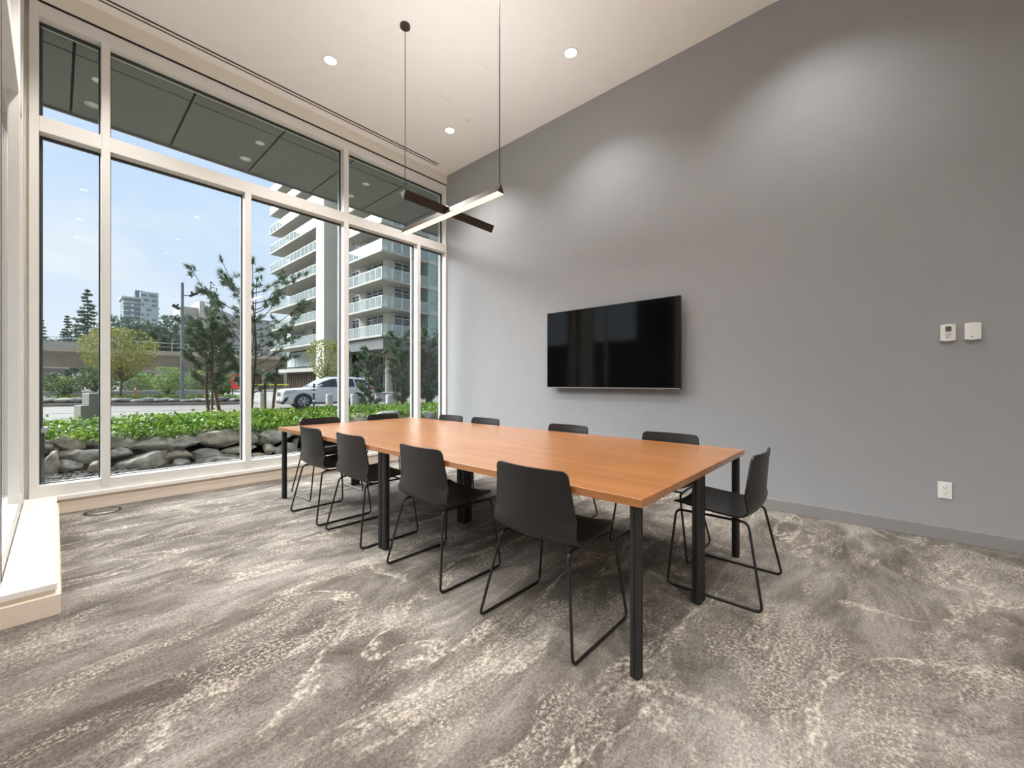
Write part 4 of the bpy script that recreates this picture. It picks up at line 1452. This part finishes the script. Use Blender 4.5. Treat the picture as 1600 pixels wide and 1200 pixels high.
suv((10.45, 23.75, -0.2), R(170))

# ================================================================== APARTMENT TOWER
ap = empty('apartment_building', (24.3, 40.2, -0.2), cat='building', label='pale apartment tower with stacked glass-railed balconies and a tall stone pier')
def part(mb, name, m, root, **k):
    o = mb.build(name, m, root, **k)
    o.matrix_parent_inverse = Matrix.Translation(root.location).inverted()
    return o
def cp_part(o, dz, parent=None):
    c = o.copy()
    COL.objects.link(c)
    c.location = Vector(o.location) + Vector((0, 0, dz))
    for q in o.children:
        d = q.copy()
        COL.objects.link(d)
        d.parent = c
    return c
Z0, DZ, NL = 6.0, 2.92, 10
part(MB().box(24.45, 46, 40.35, 70, 6.0, 36.2), 'core_wall', M['aptwhite'], ap)
pier = part(MB().box(21.5, 25.0, 49.7, 51.9, -0.2, 36), 'stone_pier', M['aptwhite'], ap)
for i in range(60):
    z = 0.4 + 0.6 * i
    if z > 35:
        break
    MB().box(21.488, 25.0, 49.688, 51.9, z + 0.012, z + 0.588).build('cladding_course', M['aptwall'], pier)
protos = []
def sub(mb, name, m, par):
    o = mb.build(name, m, par)
    return o
# near corner balcony
nb = MB()
nb.prism([(22.3, 38), (28.3, 38), (28.3, 40.4), (24.5, 40.4), (24.5, 46.4), (22.3, 46.4)], 'z', Z0, Z0 + 0.22)
protos.append(part(nb, 'balcony_slab', M['aptslab'], ap))
fb_ = MB().box(21.6, 24.5, 51.9, 68.7, Z0, Z0 + 0.22)
protos.append(part(fb_, 'balcony_slab', M['aptslab'], ap))
def railing(pts):
    r_ = MB()
    g = MB()
    for (xa, ya), (xb, yb) in zip(pts, pts[1:]):
        L = math.hypot(xb - xa, yb - ya)
        n = max(1, round(L / 1.25))
        for k in range(n + 1):
            x, y = xa + (xb - xa) * k / n, ya + (yb - ya) * k / n
            r_.box(x - .025, x + .025, y - .025, y + .025, Z0 + .1, Z0 + 1.28)
        x0, x1, y0, y1 = min(xa, xb), max(xa, xb), min(ya, yb), max(ya, yb)
        r_.box(x0 - .03, x1 + .03, y0 - .03, y1 + .03, Z0 + 1.26, Z0 + 1.31)
        g.box(x0 - .008, x1 + .008, y0 - .008, y1 + .008, Z0 + .26, Z0 + 1.25)
    o = part(r_, 'railing', M['rail'], ap)
    g.build('railing_glass', M['railglass'], o)
    return o
protos.append(railing([(28.3, 38.06), (22.36, 38.06), (22.36, 46.4)]))
protos.append(railing([(21.66, 51.9), (21.66, 68.64), (24.4, 68.64)]))
def apt_window(axis, fixed, a, b_, nm=3):
    # dark glazing with pale mullions, between two slabs
    f_ = MB()
    z0, z1 = Z0 + .24, Z0 + DZ - .05
    t = .05
    def bx(mb, u0, u1, w0, w1, d0, d1):
        if axis == 'x':
            mb.box(fixed + d0, fixed + d1, u0, u1, w0, w1)
        else:
            mb.box(u0, u1, fixed + d0, fixed + d1, w0, w1)
    g = MB()
    bx(g, a, b_, z0, z1, -.03, 0.2)
    for k in range(nm + 1):
        u = a + (b_ - a) * k / nm
        bx(f_, u - t, u + t, z0, z1, -.09, 0.0)
    bx(f_, a, b_, z0, z0 + .1, -.09, 0)
    bx(f_, a, b_, z1 - .45, z1 - .38, -.09, 0)
    bx(f_, a, b_, z1 - .08, z1, -.09, 0)
    o = part(f_, 'window', M['alu'], ap)
    g.build('pane', M['aptglass'], o)
    return o
for a, b_, n in ((41.1, 44.7, 3), (46.4, 48.3, 2), (53.0, 60.0, 5), (62.5, 68.0, 4)):
    protos.append(apt_window('x', 24.42, a, b_, n))
protos.append(apt_window('y', 40.32, 25.15, 28.3, 3))
protos.append(part(MB().box(24.2, 25.05, 40.1, 41.0, Z0 + .22, Z0 + DZ), 'wall_pier', M['aptwhite'], ap))
protos.append(part(MB().box(24.2, 24.5, 44.7, 46.4, Z0 + .22, Z0 + DZ), 'wall_pier', M['aptwhite'], ap))
protos.append(part(MB().box(22.9, 23.6, 52.3, 53.3, Z0 + .22, Z0 + 1.15), 'condenser_unit', M['aptdark'], ap))
# glazed bay to the right
bay = MB()
cg = MB()
cg.box(28.3, 46, 38.35, 40.4, Z0 + .55, Z0 + DZ)
bay.box(28.3, 46, 38.28, 40.4, Z0, Z0 + .55)
for k in range(15):
    x = 28.35 + 1.25 * k
    bay.box(x - .04, x + .04, 38.26, 38.36, Z0, Z0 + DZ)
bay.box(28.3, 46, 38.26, 38.36, Z0 + 1.5, Z0 + 1.58)
o = part(bay, 'bay_frame', M['aptwhite'], ap)
cg.build('bay_glass', M['greenglass'], o)
protos.append(o)
for o in protos:
    for k in range(1, NL):
        if o.name.startswith('condenser') and k % 3 == 2:
            continue
        cp_part(o, DZ * k)
# podium
part(MB().box(22.6, 46, 38.25, 49.7, 4.75, 6.0), 'podium_fascia', M['aptdark'], ap)
part(MB().box(26.4, 46, 42.2, 49.7, -0.2, 4.75), 'podium_wall', M['aptdark'], ap)
part(MB().box(24.5, 46, 51.9, 70, -0.2, 6.0), 'podium_wall', M['aptdark'], ap)
part(MB().box(24.7, 26.3, 45.6, 47.4, -0.2, 4.75), 'podium_pier', M['aptdark'], ap)
c = MB().lathe([(0.62, -0.2), (0.62, 4.75)], 28, c=(24.75, 40.3, 0))
part(c, 'column', M['concrete'], ap, smooth=True)
for k, (a, b_) in enumerate(((42.4, 45.4), (47.5, 49.6))):
    w = MB()
    for j in range(4):
        u = a + (b_ - a) * j / 3
        w.box(26.28, 26.38, u - .04, u + .04, -.2, 4.5)
    for z in (2.6, 4.45):
        w.box(26.28, 26.38, a, b_, z - .05, z + .05)
    w = part(w, 'storefront_window', M['alu'], ap)
    MB().box(26.32, 26.42, a, b_, -.1, 4.5).build('pane', M['aptglass'], w)
w = MB()
for j in range(12):
    u = 52.4 + 17.2 * j / 11
    w.box(24.36, 24.46, u - .05, u + .05, 3.7, 5.75)
w.box(24.36, 24.46, 52.4, 69.6, 3.65, 3.75).box(24.36, 24.46, 52.4, 69.6, 5.7, 5.8)
w = part(w, 'podium_window', M['alu'], ap)
MB().box(24.40, 24.48, 52.4, 69.6, 3.75, 5.7).build('pane', M['towerlight'], w)
part(MB().box(23.0, 24.5, 51.9, 70, 2.75, 3.25), 'entrance_canopy', M['aptslab'], ap)
w = MB()
for j in range(22):
    u = 52.4 + 17.2 * j / 21
    w.box(24.30, 24.46, u - .06, u + .06, -.2, 2.7)
w = part(w, 'storefront_window', M['stake'], ap)
MB().box(24.42, 24.48, 52.4, 69.6, -.1, 2.7).build('pane', M['aptglass'], w)

# ================================================================== GUIDEWAY
gw = empty('guideway', (0, 84, -0.26), cat='bridge', label='elevated concrete rail guideway crossing behind the trees')
part(MB().prism([(81.6, 5.9), (92.4, 5.9), (92.4, 5.45), (90.2, 5.0), (88.6, 3.45), (85.4, 3.45), (83.8, 5.0), (81.6, 5.45)], 'x', -70, 90), 'girder', M['guideway'], gw)
part(MB().box(-70, 3.6, 81.6, 81.85, 5.9, 6.75), 'parapet', M['whitecon'], gw)
part(MB().box(3.6, 90, 81.6, 81.8, 5.9, 6.1), 'parapet', M['guideway'], gw)
rl = MB()
for k in range(75):
    x = -62 + 2.0 * k
    rl.box(x - .04, x + .04, 81.66, 81.74, 6.0, 7.35)
rl.box(-62, 88, 81.67, 81.73, 7.28, 7.36).box(-62, 88, 81.68, 81.72, 6.7, 6.74)
part(rl, 'railing', M['rail'], gw)
for x in (-32, -8, 18, 42, 66):
    part(MB().lathe([(1.1, -.26), (1.1, 2.6), (1.9, 3.45)], 20, c=(x, 87, 0)), 'pier', M['guideway'], gw, smooth=True)
# low building below
r = empty('low_building', (-14, 108, -0.26), cat='building', label='low white-roofed building seen below the guideway')
MB().box(-22, 15.5, -2.0, 8, 4.0, 5.9).build('roof_fascia', M['towerslab'], r)
MB().box(-21, 15, 0, 8, 0, 4.0).build('wall', M['beige2'], r)
for k in range(9):
    f_ = MB().box(-20 + 4 * k, -17.2 + 4 * k, -.12, 0, .9, 3.0).build('window', M['alu'], r)
    MB().box(-19.9 + 4 * k, -17.3 + 4 * k, -.16, -.1, 1.0, 2.9).build('pane', M['farwin'], f_)
r = empty('low_building', (22, 104, -0.26), cat='building', label='plain brown low building behind the bushes under the guideway')
MB().box(-14, 20, 0, 8, 0, 4.2).build('wall', M['beige2'], r)
MB().box(-14.2, 20.2, -.3, 8.2, 4.2, 4.6).build('roof_fascia', M['guideway'], r)
for k in range(7):
    MB().box(-12 + 4.6 * k, -9.4 + 4.6 * k, -.1, 0.05, .6, 3.4).build('shutter', M['bark'], r)

# ================================================================== FAR TOWERS
t = empty('glass_tower', (34, 330, -0.26), cat='building', label='tall pale glass tower far beyond the yellow-green tree')
MB().box(-7.6, 0.2, 0, 20, 0, 52.0).build('dark_wing', M['towerglass'], t)
MB().box(-0.4, 7.8, -1.5, 20, 0, 56.3).build('pale_wing', M['towerlight'], t)
MB().box(-2.2, 1.2, 4, 12, 52, 57.5).build('plant_room', M['farwin'], t)
MB().box(-8.6, 0.4, -1.2, 20, 51.6, 52.4).build('roof_slab', M['towerslab'], t)
MB().box(-7.8, 0.2, -0.2, 20, 49.0, 49.6).build('roof_slab', M['towerslab'], t)
sb = MB()
for k in range(1, 17):
    z = 2.92 * k
    sb.box(-7.9, -5.2, -1.2, 2, z, z + .5).box(-4.6, -3.2, -.5, 1, z, z + 1.4).box(-2.6, -0.4, -.9, 1, z, z + .4).box(7.0, 8.6, -.8, 18, z, z + .6)
sb.build('balcony_slabs', M['towerslab'], t, kind='stuff')
sb = MB()
rg = random.Random(4)
for k in range(2, 19):
    for j in range(6):
        if rg.random() < .42:
            sb.box(0.1 + 1.15 * j, 1.05 + 1.15 * j, -1.6, -1.4, 2.92 * k + .9, 2.92 * k + 2.3)
sb.build('dark_windows', M['farwin'], t, kind='stuff')
t = empty('beige_tower', (38, 200, -0.26), cat='building', label='wide beige apartment block far behind the pine trees')
MB().box(-6.2, 0, 0, 14, 0, 31.0).build('end_wing', M['beige2'], t)
MB().box(-3.2, -0.6, -1.5, 14, 0, 27.5).build('stair_shaft', M['beige'], t)
MB().box(-0.6, 1.2, -2.2, 14, 0, 33.5).build('fin_wall', M['beige'], t)
MB().prism([(1.2, 0), (34, 0), (34, 28.6), (12, 29.2), (6, 31.6), (1.2, 32.2)], 'y', 0, 14).build('main_wing', M['beige2'], t)
wb = MB()
for k in range(10):
    for j in range(12):
        x = 3.0 + 2.55 * j
        wb.box(x, x + 1.1, -.2, .1, 2.9 * k + 1.0, 2.9 * k + 2.3)
wb.build('dark_windows', M['farwin'], t, kind='stuff')
sb = MB()
for k in range(1, 10):
    sb.box(-6.4, -3.2, -1.3, 0.4, 2.9 * k, 2.9 * k + .7)
    sb.box(9.5, 12.5, -1.2, .3, 2.9 * k, 2.9 * k + .8)
sb.build('balcony_slabs', M['beige'], t, kind='stuff')

# ================================================================== FAR TREES
def conifer(loc, H, Wd, seed, lab, group=None, layers=26):
    rng = np.random.default_rng(seed)
    root = empty('conifer', loc, cat='tree', label=lab, group=group)
    trunk([(0, 0, 0), (0, 0, H)], H * .014, H * .002, 'trunk', root)
    V = []
    for i in range(layers):
        t = .12 + .88 * i / (layers - 1)
        rad = Wd * .5 * (1.02 - t) ** .8 * rng.uniform(.7, 1.15) + .15
        nb = 6 if t < .8 else 4
        for j in range(nb):
            az = rng.uniform(0, 2 * PI)
            for s in np.linspace(.25, 1, 6):
                p = np.array([math.cos(az) * rad * s, math.sin(az) * rad * s, H * t - rad * s * .28 + rad * s * s * .12])
                for q in range(3):
                    V.append(p + rng.normal(size=3) * np.array([.10, .10, .05]) * rad * .9)
    v, f = leaf_quads(np.array(V), H * .038, rng, .9, .45)
    mesh_np('foliage', v, f, M['conifer'], root, kind='stuff')
    return root
cf = conifer((5.12, 143.9, -0.3), 24.0, 11.0, 5, 'tall ragged fir tree left of the first slim mullion')
conifer((1.9, 155, -0.3), 18.5, 6.5, 6, 'slim fir tree left of the tall ragged fir')
cf2 = conifer((-2.4, 150, -0.3), 16.5, 5.5, 8, 'narrow fir tree nearest the window corner', layers=20)
frng = np.random.default_rng(12)
bg0 = None
for i in range(26):
    x = -12 + 1.75 * i + frng.uniform(-.7, .7)
    y = 112 + frng.uniform(0, 26)
    px_gap = 6.5 < x < 9.0
    s = frng.uniform(.8, 1.25) * (0.6 if x < 6 else 1)
    lab = 'rounded dark tree in the belt of trees behind the guideway'
    if bg0 is None:
        bg0 = vase_tree('belt_tree', (x, y, -0.3), 12.0, 8.5, 1.5, 1500, 0.75, M['conifer'], lab, 90, 'belt of trees behind the guideway', .25)
    else:
        dup(bg0, (x, y, -0.3), frng.uniform(0, 6), (s, s, s * frng.uniform(.9, 1.15)), label=lab)
for i, (x, y, s) in enumerate(((19, 126, .72), (23.5, 120, .70), (12.6, 135, .66), (27, 122, .72), (15.4, 128, .62), (-7, 150, .8))):
    dup(cf2, (x, y, -0.3), i * 1.3, s * 1.2, label='pointed conifer standing among the belt of trees behind the guideway', group='pointed conifers behind the guideway')
